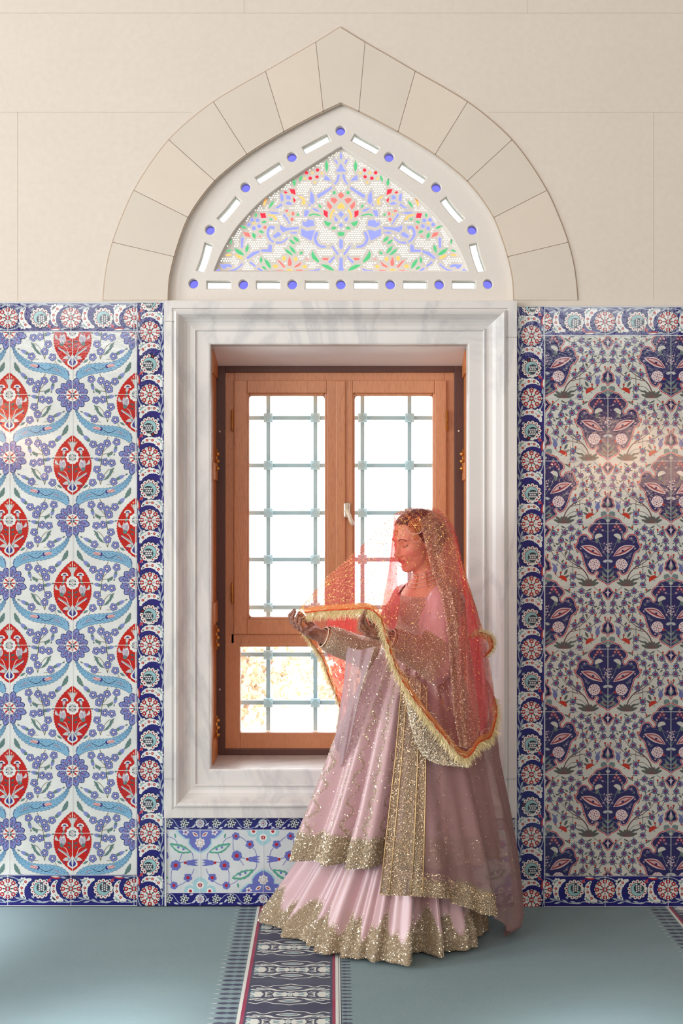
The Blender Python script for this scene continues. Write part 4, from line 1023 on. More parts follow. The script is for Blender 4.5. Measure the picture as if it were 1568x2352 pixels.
# ---- low panel below the window
def low_panel():
    root = empty('tile_panel', (wx(781), 0, wz(2078))); tag(root, 'low glazed tile strip under the window with tulips, green leaves and blue flowers on white', 'tile panel')
    x0, x1 = 382, 1183; Yf = -.010
    def mini():
        A = Art(); y = 14
        for k, x in enumerate((18, 55, 91, 128)):
            if k == 2:
                for j in range(9): a = 2 * pi * j / 9; A.ell(x + 7.5 * cos(a), y + 7.5 * sin(a), 3, None, WHT, 2, n=6)
                A.ell(x, y, 6, None, (70, 70, 150), 3, n=8); A.ell(x, y, 4.6, None, WHT, 4, n=8); A.ell(x, y, 2.6, None, RED2, 5, n=6)
            else:
                A.ell(x, y, 9.5, None, DK, 2, n=10)
                for j in range(16): a = j * 2.4; r = 2.55 * math.sqrt(j); A.ell(x + r * cos(a), y + r * sin(a), 2.0, None, (214, 222, 226), 3, n=6)
        A.line([(0, 8), (10, 3), (28, 4), (42, 22), (60, 25), (76, 20), (84, 6), (100, 4), (112, 22), (126, 25), (145, 8)], 1.2, (190, 200, 220), 2, smooth=3)
        for a, b in (((30, 22), (42, 26)), ((66, 5), (76, 2)), ((72, 24), (82, 16)), ((102, 20), (112, 12)), ((108, 25), (118, 22)), ((134, 26), (144, 22)), ((2, 22), (8, 14))): A.leaf(a, b, 2.2, (206, 214, 226), 3, n=5)
        return A
    MU = mini()
    for nm, (h0, h1) in (('border_strip', (1876, 1904)), ('border_strip', (2049, 2078))):
        H = Art()
        for k in range(-1, 6): H.inst(MU, dx=460 + 144.6 * k - 91, dy=h0)
        tile_grid(H, [460 + 144.6 * k for k in range(6)], [], x0, h0, x1, h1, (170, 178, 214), 1.2)
        H.clip(x0, h0, x1, h1); H.build(nm, M_GLAZE, wallfn(Yf - .001), root, slab=(x0, h0, x1, h1, .0104, NAVY))
    CB = (110, 118, 196); CG = (96, 170, 150); CT = (168, 214, 224); CR = (182, 36, 48)
    T = Art()   # unit: 145 wide, mirror axis at x=0 (blue half palmette on top, teal at the foot)
    def palm(A, y, up):
        s = -1 if up else 1
        q = [(0, 56), (12, 50), (20, 44), (27, 34), (27, 22), (36, 22), (46, 14), (54, 6), (56, 0)]
        o = [(x, y + s * v) for x, v in q]; A.poly(o + [(-x, v) for x, v in o[::-1]], CT, 3)
        o = [(x * .9, y + s * v * .92) for x, v in q]; A.poly(o + [(-x, v) for x, v in o[::-1]], CB, 4)
        for k in range(7): a = 2 * pi * k / 7 + .3; A.ell(8 * cos(a), y + s * 30 + 8 * sin(a), 3.7, None, WHT, 6, n=7); A.ell(6 * cos(a), y + s * 30 + 6 * sin(a), 1.2, None, CR, 7, n=5)
        A.ell(0, y + s * 30, 6, None, WHT, 6, n=8)
        for m in (-1, 1):
            A.leaf((m * 4, y + s * 16), (m * 18, y + s * 6), 4.2, WHT, 6); A.leaf((m * 6, y + s * 14), (m * 15, y + s * 8), 1.6, CR, 7)
            for k in range(5): a = 2 * pi * k / 5; A.ell(m * 33 + 5 * cos(a), y + s * 6 + 5 * sin(a), 2.8, None, WHT, 6, n=6)
            A.ell(m * 33, y + s * 6, 1.8, None, CR, 7, n=5)
    def teal(A, y, up):
        s = -1 if up else 1
        q = [(0, 38), (10, 32), (18, 24), (14, 14), (24, 18), (34, 14), (38, 0)]
        o = [(x, y + s * v) for x, v in q]; A.poly(o + [(-x, v) for x, v in o[::-1]], CT, 3)
        A.ell(0, y + s * 18, 9, None, (236, 240, 240), 4, n=10)
        for k in range(5): a = 2 * pi * k / 5 - pi / 2; A.ell(3.2 * cos(a), y + s * 18 + 3.2 * sin(a), 2.3, None, CR, 5, n=6)
        for m in (-1, 1): A.ell(m * 22, y + s * 4, 7.5, None, (236, 240, 240), 4, n=8); A.ell(m * 22, y + s * 4, 4, None, CR, 5, n=6)
    def fl(A, x, y, r=9, c=CB, n=6):
        A.flower(x, y, r, n, c, 4, .3); A.ell(x, y, r * .42, None, CR, 7, n=6)
    def side(A, m):
        """right of the axis m=1, y from top=0 to 145"""
        f = lambda x, y: (m * x, y)
        A.line([f(52, 30), f(62, 20), f(82, 15), f(98, 20), f(112, 34), f(126, 48), f(130, 68), f(128, 88), f(112, 102)], 1.4, CB, 2, smooth=3)
        A.line([f(76, 16), f(76, 44), f(86, 62), f(100, 82)], 1.4, CB, 2, smooth=3); A.line([f(16, 72), f(18, 54), f(34, 40)], 1.4, CB, 2, smooth=3); A.line([f(40, 50), f(48, 72), f(64, 90), f(66, 118), f(60, 128)], 1.4, CB, 2, smooth=3)
        A.line([f(14, 90), f(20, 104), f(34, 120), f(50, 128), f(64, 128), f(84, 118), f(94, 106)], 1.4, CB, 2, smooth=3); A.line([f(88, 64), f(104, 66)], 1.4, CB, 2); A.line([f(34, 74), f(50, 76)], 1.4, CB, 2)
        fl(A, m * 82, 15); fl(A, m * 114, 34, 10, CB, 5); fl(A, m * 84, 60, 12, CB, 7); fl(A, m * 56, 82, 12, CB, 7); fl(A, m * 28, 110, 10, CB, 5); fl(A, m * 60, 128, 9)
        A.leaf(f(20, 52), f(70, 32), 9, CG, 4, m * 2, 11, ser=1.5); A.leaf(f(24, 50), f(64, 36), 5, (214, 228, 226), 5, m * 2, 9); A.ell(m * 38, 45, 3, None, CB, 6, n=6); A.ell(m * 50, 41, 3, None, CB, 6, n=6)
        A.leaf(f(72, 112), f(124, 92), 9, CG, 4, m * 2, 11, ser=1.5); A.leaf(f(78, 109), f(116, 95), 5, (214, 228, 226), 5, m * 2, 9); A.ell(m * 92, 103, 3, None, CB, 6, n=6); A.ell(m * 104, 99, 3, None, CB, 6, n=6)
        for y, xx, dr in ((76, 34, -1), (68, 108, 1)):
            for b in (-7, 0, 7): A.leaf(f(xx, y), f(xx + dr * 30, y + b), 3.0, CB, 4, 0, 7)
            A.leaf(f(xx, y), f(xx + dr * 16, y), 6, CB, 4); A.ell(m * xx, y, 3.4, None, CR, 6, n=6)
        A.leaf(f(56, 20), f(58, 8), 2.4, CG, 4); A.leaf(f(86, 122), f(88, 134), 2.4, CG, 4)
    palm(T, 0, False); teal(T, 145, True); side(T, 1); side(T, -1)
    T2 = Art(); palm(T2, 145, True); teal(T2, 0, False)
    y0 = 1904; A = Art()
    for k in (0, 2, 4, 6): A.inst(T, dx=460 + 144.6 * k, dy=y0)
    for k in (-1, 1, 3, 5): A.inst(T2, dx=460 + 144.6 * k, dy=y0)
    tile_grid(A, [460 + 144.6 * k for k in range(6)], [1904.6, 2048.4], x0, y0, x1, 2049, (238, 240, 244), 1.3)
    A.clip(x0, y0, x1, 2049); A.build('tile_field', M_GLAZE, wallfn(Yf), root, slab=(x0, y0, x1, 2049, .0094, (218, 226, 230)))
    adopt(root)
low_panel()
# thin dark strip standing in for shade in the gap at the wall foot
tag(box('wall_foot_gap_shade', (WX0 + .05, -.013, -.005), (WX1 - .05, 0, wz(2078.5)), simple('gap_shade_dark', (26, 24, 36), .8)), kind='structure')
# ------------------------------------------------------------------ carpet with woven prayer-row bands (units 1/576 m)
def mat_carpet():
    t = NT('woven_wool_carpet'); a = t.n('ShaderNodeAttribute', attribute_name='col')
    n = t.noise(420, 3, .7); n2 = t.noise(3.2, 5, .6, t.obj((1, 2.2, 1)))
    c = t.mix(t.ramp(n2, [(0.38, (0, 0, 0, 1)), (0.66, (.12, .12, .12, 1))]), a.outputs['Color'], rgba((160, 178, 184)))
    c = t.mix(t.ramp(n, [(0.3, (0, 0, 0, 1)), (0.8, (.16, .16, .16, 1))]), c, rgba((52, 66, 74)))
    return t.done(t.bsdf(c, 0.95, normal=t.bump(n, .5, .003), Sheen_Weight=.1))
M_CARPET = mat_carpet()
TEAL = (130, 158, 165); CN = (50, 52, 88); CW = (240, 244, 238); CRD = (164, 8, 76); CLB = (146, 182, 192)
def band_art(x0, length):
    """a band 166 wide starting at x0 (outer edge of the white line)"""
    A = Art(); X = lambda v: x0 + v
    def rect(a, b, c, L): A.poly([(X(a), 0), (X(b), 0), (X(b), length), (X(a), length)], c, L)
    rect(0, 6, CW, 2); rect(6, 12.5, CRD, 2); rect(12.5, 172, CN, 1); rect(172, 178, CRD, 2); rect(178, 184, CW, 2); rect(184, 185.2, CN, 2); rect(185.2, 187.5, CW, 2); rect(187.5, 189, CN, 2)
    y = 8.0; k = 0
    while y < length:                 # arrow fringes
        for seg in ((-2, -22, 6.2), (-20, -42, 6.2)):
            A.leaf((X(seg[0] + 4), y), (X(seg[1]), y), seg[2], CN, 1, 0, 7)
        A.leaf((X(-38), y), (X(-52), y), 1.0, CW, 1, 0, 3)
        y += 23.5
        k += 1
    y = 6.0
    while y < length:
        A.leaf((X(188), y), (X(204), y), 4.6, CN, 1, 0, 5); A.leaf((X(198), y), (X(210), y), 3.4, CN, 1, 0, 5); y += 17.5
    # ikat-like arabesque, repeats every 78 with half-drop mirror
    U = Art()
    def m4(fn):
        for s in (1, -1): fn(s)
    def el(s):
        f = lambda x, y: (80 + s * x, y)
        U.leaf(f(0, -9), f(0, 9), 0, CW, 3)
        U.line([f(0, -22), f(14, -16), f(30, -14), (f(46, -4)), f(62, -14), f(76, -8)], 3.0, CW, 3, smooth=4)
        U.line([f(0, 22), f(14, 16), f(30, 14), (f(46, 4)), f(62, 14), f(76, 8)], 3.0, CW, 3, smooth=4)
        U.poly([f(8, 30), f(20, 26), f(34, 36), f(30, 50), f(18, 44), f(10, 48), f(4, 40)], CW, 3); U.poly([f(14, 34), f(24, 32), f(28, 42), f(18, 40)], CLB, 4)
        U.poly([f(56, 22), f(72, 20), f(76, 32), f(66, 40), f(70, 52), f(54, 50), f(60, 38), f(50, 34)], CW, 3); U.poly([f(68, 40), f(76, 44), f(74, 56), f(66, 52)], CLB, 4)
        U.line([f(34, 26), f(44, 32), f(46, 44), f(38, 52)], 2.2, CW, 3, smooth=3); U.line([f(0, 54), f(16, 56), f(36, 62), f(54, 60), f(74, 66)], 2.4, CW, 3, smooth=3)
        U.ell(*f(60, 3), 6, 3.2, CW, 4, n=8); U.ell(*f(60, 3), 3, 1.6, CLB, 5, n=6); U.ell(*f(46, 24), 3, 2, CW, 3, n=6); U.ell(*f(2, 30), 3, 2, CW, 3, n=6)
        U.leaf(f(26, 60), f(44, 70), 2.6, CW, 3); U.leaf(f(60, 66), f(50, 72), 2.4, CLB, 3)
    el(1); el(-1)
    U.leaf((56, 0), (104, 0), 8.5, CW, 4, 0, 9); U.leaf((62, 0), (98, 0), 5, CN, 5, 0, 7); U.leaf((66, 0), (94, 0), 3.2, CLB, 6, 0, 7)
    U.ell(80, 40, 5, 6, CW, 4, n=8); U.ell(80, 40, 2.5, 3, CLB, 5, n=6)
    k = 0; y = -10
    while y < length + 80:
        A.inst(U, dx=X(12), dy=y, sy=.92 * (1 if k % 2 == 0 else -1)); y += 66; k += 1
    return A
B = Art()
LEN = 2600
for x0 in (591, 591 + 742 * 1.26, 591 - 742 * 1.26, 591 - 742 * 2.52, 591 + 742 * 2.52): B.p += [it for it in band_art(x0, LEN).p]
x_a, x_b = -1500, 3100
B.clip(x_a, 7, x_b, LEN)
def warp(x, y, l):
    return ((x - 784) / 576 + (y / 576) * .010 * max(0, 1 - abs(x - 640) / 400), -y / 576, l - .002)
cp = B.build('carpet', M_CARPET, warp, step=.0001, slab=(x_a, 7, x_b, LEN, .009, TEAL))
tag(cp, 'wall-to-wall grey-teal carpet with a navy, white and crimson patterned band', 'carpet')

# ------------------------------------------------------------------ garden beyond the window
g = box('garden_ground', (-14, .6, -.5), (14, 26, -.3), simple('pale_gravel_ground', (236, 228, 214), .9, 0, .4, 6, .06)); tag(g, kind='structure')
def bush(x, y, z, rx, rz, n, col, label):
    root = empty('garden_shrub', (x, y, -.3)); tag(root, label, 'shrub', 'shrubs outside the window')
    r = np.random.default_rng(int(x * 100) + 500); mb = MB()
    for i in range(n):
        d = r.normal(size=3); d /= np.linalg.norm(d); rr = r.uniform(.45, 1) ** .5 * (1 + .25 * sin(d[0] * 7 + d[2] * 9))
        c = np.array([d[0] * rx, d[1] * rx, d[2] * rz]) * rr + (x, y, z)
        u = r.normal(size=3); u /= np.linalg.norm(u); v = np.cross(u, d); v /= np.linalg.norm(v) + 1e-6; s = r.uniform(.02, .045)
        mb.add([c - u * s, c + v * s * .5, c + u * s, c - v * s * .5], [(0, 1, 2, 3)], 0)
    mb.build('foliage', simple('sunlit_pale_foliage', col, .8, 0, 0, 5, .25), root)
    mb = MB()
    for k in range(5): mb.tube([(x + .03 * k - .06, y, -.3), (x + .12 * (k - 2), y + .05 * k, z * .5), (x + rx * .35 * (k - 2), y, z + rz * .3)], [.03, .02, .008], 6)
    mb.build('stem', simple('bark', (150, 124, 104), .9), root); adopt(root)
bush(-.95, 5.2, .3, .62, .42, 2600, (214, 172, 142), 'round pale orange shrub outside low in the left window light')
bush(.15, 6.9, .15, .6, .36, 2200, (218, 182, 154), 'low peach-coloured shrub outside behind the hand holding the veil')
bush(-1.75, 8.4, 1.1, .5, .6, 1200, (220, 190, 168), 'tall pale leafy shrub outside behind the left sash')
bush(1.9, 6.6, .1, .6, .36, 1000, (218, 182, 154), 'low pale shrub outside mostly hidden by the bride')

# two small ring chandeliers of the hall, behind the viewer; they show only as warm glints in the glaze
def chandelier(x, y, z, lab):
    c = Vector((x, y, z)); root = empty('chandelier', tuple(c)); tag(root, lab, 'chandelier')
    mb = MB()
    for dz, r in ((0, .50), (.30, .34)): mb.tube([c + Vector((r * cos(a), r * sin(a), dz)) for a in np.linspace(0, 2 * pi, 40, endpoint=False)], .012, 8, True)
    mb.tube([c + Vector((-.5, 0, 0)), c + Vector((.5, 0, 0))], .008, 6); mb.tube([c + Vector((0, -.5, 0)), c + Vector((0, .5, 0))], .008, 6); mb.tube([c, c + Vector((0, 0, Zc - c.z))], .012, 8); mb.tube([c + Vector((-.34, 0, .3)), c + Vector((.34, 0, .3))], .008, 6)
    mb.build('brass_frame', M_BRASS, root)
    t = NT('lit_warm_glass'); e = t.n('ShaderNodeEmission'); e.inputs[0].default_value = (1, .60, .36, 1); e.inputs[1].default_value = 220; ml = t.done(e.outputs[0])
    for dz, r, n in ((.03, .50, 7), (.33, .34, 5)):
        for k in range(n):
            a = 2 * pi * (k + .3) / n; p = c + Vector((r * cos(a), r * sin(a), dz)); mb = MB()
            mb.lathe(p, [(.0, .0), (.016, .004), (.024, .025), (.020, .045), (.026, .065)], 10); mb.build('lamp_glass', ml, root, True)
    adopt(root)
chandelier(2.75, -7.0, 1.86, 'brass ring chandelier with lit lamps seen as orange glints in the right tile panel')
chandelier(-3.35, -7.0, 2.10, 'brass ring chandelier with lit lamps seen as one warm glint in the left tile panel')
# ------------------------------------------------------------------ the bride: signed-distance figure turned into one skin
YB = -.40
def Wp(px, py, dy=0.0): return np.array(P(px, py, YB + dy))
PRIMS = []      # (kind, params, k, op)
def ell_(c, r, R=None, k=.012, op='u'): PRIMS.append(('e', (np.array(c, float), np.array(r, float), np.eye(3) if R is None else R), k, op))
def cap_(a, b, ra, rb, k=.012, op='u'): PRIMS.append(('c', (np.array(a, float), np.array(b, float), ra, rb), k, op))
def prim_d(p, X):
    kind, q = p[0], p[1]
    if kind == 'e':
        c, r, R = q; l = (X - c) @ R           # R columns are the local axes
        k0 = np.sqrt(np.sum((l / r) ** 2, -1)); k1 = np.sqrt(np.sum((l / r ** 2) ** 2, -1)) + 1e-9
        return k0 * (k0 - 1) / k1
    a, b, ra, rb = q; ab = b - a; t = np.clip(((X - a) @ ab) / (ab @ ab), 0, 1)
    return np.linalg.norm(X - a - t[..., None] * ab, axis=-1) - (ra + (rb - ra) * t)
def comb(D, d, k, op):
    if op == 'u':
        h = np.clip(.5 + .5 * (D - d) / k, 0, 1); return D + (d - D) * h - k * h * (1 - h)
    h = np.clip(.5 - .5 * (D + d) / k, 0, 1); return D + (-d - D) * h + k * h * (1 - h)
def sdf(X, prims):
    D = np.full(X.shape[:-1], .5)
    for p in prims: D = comb(D, prim_d(p, X), p[2], p[3])
    return D
def prim_box(p):
    if p[0] == 'e': c, r, R = p[1]; m = np.abs(R) @ r; return c - m, c + m
    a, b, ra, rb = p[1]; m = max(ra, rb); return np.minimum(a, b) - m, np.maximum(a, b) + m
def surface(prims, xs, ys, zs, off=0.0, pad=.05):
    """surface nets over a rectilinear grid"""
    D = np.full((len(xs), len(ys), len(zs)), .5, np.float32)
    for p in prims:
        lo, hi = prim_box(p); lo = lo - pad - off; hi = hi + pad + off
        i0, i1 = np.searchsorted(xs, [lo[0], hi[0]]); j0, j1 = np.searchsorted(ys, [lo[1], hi[1]]); k0, k1 = np.searchsorted(zs, [lo[2], hi[2]])
        if i1 <= i0 or j1 <= j0 or k1 <= k0: continue
        G = np.stack(np.meshgrid(xs[i0:i1], ys[j0:j1], zs[k0:k1], indexing='ij'), -1)
        D[i0:i1, j0:j1, k0:k1] = comb(D[i0:i1, j0:j1, k0:k1], prim_d(p, G), p[2], p[3])
    D -= off
    return nets(D, xs, ys, zs)
def nets(D, xs, ys, zs):
    S = D < 0; c = np.zeros(tuple(n - 1 for n in D.shape), np.uint8)
    for a in (0, 1):
        for b in (0, 1):
            for e in (0, 1): c += S[a:S.shape[0] - 1 + a, b:S.shape[1] - 1 + b, e:S.shape[2] - 1 + e]
    act = (c > 0) & (c < 8); ids = np.full(c.shape, -1, np.int64); I = np.argwhere(act); ids[act] = np.arange(len(I))
    acc = np.zeros((len(I), 3)); cnt = np.zeros(len(I)); cr = (xs, ys, zs)
    for ax in range(3):
        for u in (0, 1):
            for v in (0, 1):
                o = [0, 0, 0]; o[(ax + 1) % 3] = u; o[(ax + 2) % 3] = v; A = I + o; o2 = list(o); o2[ax] += 1; B_ = I + o2
                da = D[tuple(A.T)]; db = D[tuple(B_.T)]; m = (da < 0) != (db < 0); t = np.where(m, da / (da - db + 1e-12), 0)
                for q in range(3):
                    pa = cr[q][A[:, q]]; pb = cr[q][B_[:, q]]; acc[:, q] += np.where(m, pa + (pb - pa) * t, 0)
                cnt += m
    V = acc / cnt[:, None]; F_ = []
    for ax in range(3):
        a1, a2 = (ax + 1) % 3, (ax + 2) % 3
        sl0 = [slice(None)] * 3; sl1 = [slice(None)] * 3; sl0[ax] = slice(0, -1); sl1[ax] = slice(1, None)
        for b in (a1, a2): sl0[b] = slice(1, -1); sl1[b] = slice(1, -1)
        s0 = S[tuple(sl0)]; s1 = S[tuple(sl1)]; X = np.argwhere(s0 != s1); fl = s0[tuple(X.T)]
        X = X.copy(); X[:, a1] += 1; X[:, a2] += 1
        q = []
        for (du, dv) in ((0, 0), (-1, 0), (-1, -1), (0, -1)):
            Y_ = X.copy(); Y_[:, a1] += du; Y_[:, a2] += dv; q.append(ids[tuple(Y_.T)])
        q = np.stack(q, 1); q[~fl] = q[~fl][:, ::-1]; F_.append(q)
    return V, np.concatenate(F_)

# body frame
ang = radians(27); FW = np.array([-cos(ang), -sin(ang), 0]); LF = np.array([sin(ang), -cos(ang), 0]); UP = np.array([0, 0, 1.])
# head frame: turned a little more to the camera, chin down
ha = radians(31); tl = radians(13)
hf0 = np.array([-cos(ha), -sin(ha), 0]); hl = np.array([sin(ha), -cos(ha), 0])
HFW = hf0 * cos(tl) - UP * sin(tl); HUP = UP * cos(tl) + hf0 * sin(tl); HR = np.stack([HFW, hl, HUP], 1)
HO = Wp(958, 1240, -.01); HS = .91
def H_(x, y, z): return HO + HR @ (np.array([x, y, z]) * HS)
def he(c, r, k=.012, op='u', rot=None):
    R = HR if rot is None else HR @ rot; ell_(H_(*c), np.array(r) * HS, R, k, op)
def hc(a, b, ra, rb, k=.012, op='u'): cap_(H_(*a), H_(*b), ra * HS, rb * HS, k, op)
# head
he((-.008, 0, .032), (.098, .075, .088), .02)
he((.030, 0, .000), (.062, .066, .088), .02)
he((.036, 0, -.060), (.050, .050, .052), .025)
hc((.030, .040, -.062), (.066, .012, -.096), .017, .015, .02); hc((.030, -.040, -.062), (.066, -.012, -.096), .017, .015, .02)
he((.076, 0, -.098), (.017, .020, .015), .014)
he((.078, 0, .022), (.017, .048, .012), .016)
he((.084, 0, -.052), (.014, .030, .026), .016)
for s in (1, -1):
    he((.056, s * .038, -.028), (.030, .024, .022), .02)
    he((.098, s * .028, .001), (.017, .017, .0125), .012, 's')
    he((.0725, s * .030, .000), (.0165, .0175, .0125), .005)
    he((.100, s * .0135, -.041), (.0085, .0068, .0062), .006)
    he((-.004, s * .073, -.012), (.020, .008, .032), .006); he((.002, s * .080, -.010), (.010, .005, .018), .004, 's')
hc((.086, 0, .012), (.112, 0, -.034), .0065, .0085, .010)
he((.1115, 0, -.037), (.0088, .0085, .0078), .006)
he((.0955, 0, -.0575), (.0080, .023, .0045), .006); he((.0945, 0, -.0675), (.0082, .019, .0055), .006)
he((.1055, 0, -.0622), (.008, .024, .0010), .002, 's')
hc((.086, .022, -.061), (.079, .030, -.056), .005, .004, .005); hc((.086, -.022, -.061), (.079, -.030, -.056), .005, .004, .005)
he((.098, 0, -.080), (.010, .018, .004), .008, 's')
N_HEAD = len(PRIMS)
NB = Wp(984, 1352, 0)
cap_(H_(-.022, 0, -.045), NB + UP * -.01, .047, .052, .02)
# torso
def be(c, r, k=.03): ell_(c, r, np.stack([FW, LF, UP], 1), k)
CH = Wp(973, 1422, 0); WA = Wp(960, 1522, 0); HP = Wp(960, 1620, 0)
be(CH, (.092, .140, .150), .03)
for s in (1, -1):
    be(CH + FW * .066 + LF * s * .062 - UP * .004, (.050, .054, .060), .045)
    cap_(NB - UP * .012, NB + LF * s * .150 - UP * .045, .042, .044, .035)
be(WA, (.084, .112, .13), .05); be(HP, (.112, .158, .14), .05)
for s in (1, -1):
    hp = HP + LF * s * .075; kn = np.array([hp[0] - .02, hp[1], .50]); an_ = np.array([hp[0] - .03, hp[1], .09])
    cap_(hp, kn, .085, .058, .03); cap_(kn, an_, .055, .036, .02); ell_(an_ + FW * .06 - UP * .055, (.115, .042, .030), np.stack([FW, LF, UP], 1), .03)
# arms
ARM = []
def arm(sh, el, wr, rs):
    n0 = len(PRIMS); m = (sh + el) / 2 + FW * 0; cap_(sh, el, rs, .036, .03); cap_(el, wr, .036, .0245, .02); ARM.append((n0, len(PRIMS)))
SHN = Wp(1022, 1384, -.155); ELN = Wp(1004, 1520, -.215); WRN = Wp(893, 1468, -.295)
SHF = Wp(938, 1380, .125); ELF = Wp(868, 1512, .03); WRF = Wp(742, 1462, -.055)
arm(SHN, ELN, WRN, .048); arm(SHF, ELF, WRF, .048)
N_BODY = len(PRIMS)
# hands
def hand(wr, palm, fingers, thumb, rp=.0115):
    cap_(wr, palm[0], .024, .020, .012)
    for b in palm[1:]: cap_(palm[0], b, .0175, rp, .010)
    for f in fingers:
        rs = f[1]; f = [np.array(x) for x in f[0]]
        for i in range(len(f) - 1): cap_(f[i], f[i + 1], rs * (1 - .1 * i), rs * (1 - .1 * (i + 1)), .0035)
    t = [np.array(x) for x in thumb]
    cap_(palm[0] * .6 + wr * .4, t[0], .018, .0125, .01)
    for i in range(len(t) - 1): cap_(t[i], t[i + 1], .0115 - .0012 * i, .0105 - .0012 * i, .005)
PF0 = Wp(722, 1455, -.06)
fb = [Wp(706, 1455, -.100), Wp(701, 1452, -.080), Wp(697, 1449, -.060), Wp(694, 1445, -.040)]
hand(WRF, [PF0] + fb,
     [((fb[0], Wp(694, 1448, -.104), Wp(688, 1433, -.103), Wp(691, 1422, -.100)), .0078),
      ((fb[1], Wp(686, 1444, -.084), Wp(679, 1426, -.083), Wp(684, 1412, -.080)), .0086),
      ((fb[2], Wp(677, 1438, -.062), Wp(670, 1419, -.061), Wp(677, 1405, -.060)), .0088),
      ((fb[3], Wp(670, 1430, -.040), Wp(665, 1413, -.040), Wp(676, 1401, -.042)), .0084)],
     [Wp(716, 1437, -.03), Wp(702, 1424, -.03), Wp(688, 1409, -.038)])
PN0 = Wp(874, 1457, -.300)
fb = [Wp(857, 1461, -.325), Wp(853, 1455, -.318), Wp(853, 1448, -.308), Wp(857, 1441, -.297)]
hand(WRN, [PN0] + fb,
     [((fb[0], Wp(840, 1457, -.335), Wp(826, 1444, -.335), Wp(826, 1430, -.328)), .0078),
      ((fb[1], Wp(838, 1447, -.328), Wp(827, 1428, -.325), Wp(832, 1414, -.318)), .0086),
      ((fb[2], Wp(841, 1437, -.315), Wp(834, 1416, -.312), Wp(840, 1403, -.308)), .0088),
      ((fb[3], Wp(851, 1426, -.300), Wp(846, 1408, -.300), Wp(848, 1397, -.302)), .0084)],
     [Wp(876, 1440, -.275), Wp(868, 1422, -.275), Wp(856, 1406, -.288)])

BR = empty('person', (float(HP[0]), YB, 0))
tag(BR, 'bride in pink embroidered gown and red veil, standing in profile and lifting the veil edge', 'person')
h_ = .0026
xs = np.arange(-.26, .52, h_); ys = np.arange(-.82, -.12, h_ * 1.05)
zs = np.concatenate([np.arange(-.03, .93, .014), np.arange(.93, 1.62, h_)])
Vb, Fb = surface(PRIMS, xs, ys, zs)
# paint
loc = (Vb - HO) @ HR / HS
base = np.array(lin((232, 176, 148))); C = np.tile(base, (len(Vb), 1))
def paint(mask, c): C[:] = C * (1 - mask[:, None]) + np.array(lin(c)) * mask[:, None]
def g3(c, r, p=1.0): return np.clip(np.exp(-np.sum(((loc - np.array(c)) / np.array(r)) ** 2, 1) * p), 0, 1)
for s in (1, -1):
    paint(g3((.066, s * .046, -.034), (.03, .018, .018)) * .55, (206, 92, 92))
    paint(np.clip(g3((.088, s * .031, .004), (.02, .018, .008)) * 1.2, 0, 1) * .6, (186, 120, 96))
lip = ((np.abs(loc[:, 1]) < .025) & (loc[:, 0] > .080) & (np.abs(loc[:, 2] + .0635) < .0105 * (1 - (np.abs(loc[:, 1]) / .026) ** 2) + .001)).astype(float)
paint(lip * .8, (200, 92, 92))
henna = np.zeros(len(Vb))
for wr, p0 in ((WRF, PF0), (WRN, PN0)):
    d = (Vb - wr) @ ((p0 - wr) / np.linalg.norm(p0 - wr)); r = np.linalg.norm(Vb - p0, axis=1); henna = np.maximum(henna, ((d > -.01) & (r < .13)).astype(float) * np.clip((d + .01) / .01, 0, 1))
me = bpy.data.meshes.new('body'); me.from_pydata(Vb.tolist(), [], Fb.tolist())
a = me.attributes.new('col', 'FLOAT_COLOR', 'POINT'); a.data.foreach_set('color', np.concatenate([C, np.ones((len(C), 1))], 1).astype(np.float32).ravel())
a = me.attributes.new('henna', 'FLOAT', 'POINT'); a.data.foreach_set('value', henna.astype(np.float32))
t = NT('skin'); ca = t.n('ShaderNodeAttribute', attribute_name='col'); hn = t.n('ShaderNodeAttribute', attribute_name='henna')
wv = t.n('ShaderNodeTexVoronoi'); wv.inputs['Scale'].default_value = 260; wv.feature = 'DISTANCE_TO_EDGE'; t.l(t.obj(), wv.inputs['Vector'])
pat = t.ramp(wv.outputs['Distance'], [(0.08, (.9, .9, .9, 1)), (0.30, (.3, .3, .3, 1))])
mm = t.n('ShaderNodeMath', operation='MULTIPLY'); t.l(pat, mm.inputs[0]); t.l(hn.outputs['Fac'], mm.inputs[1])
M_SKIN = t.done(t.bsdf(t.mix(mm.outputs[0], ca.outputs['Color'], rgba((92, 38, 32))), .42, Subsurface_Weight=.12, Subsurface_Scale=.01))
body = link('body', me, M_SKIN, BR, True)
sm = body.modifiers.new('s', 'SMOOTH'); sm.factor = .5; sm.iterations = 2
HEADP = PRIMS[:N_HEAD]
def on_face(x, y, z, lift=.0006):
    """march from in front of the face back to the skin"""
    xx = np.linspace(.13, .02, 140); pts = HO + (np.stack([xx, np.full(140, y), np.full(140, z)], 1) * HS) @ HR.T
    d = sdf(pts, HEADP); i = np.argmax(d < lift); return pts[i]
M_HAIR_ = simple('dark_brown_hair', (38, 22, 22), .38, 0, .6, 400, .3)
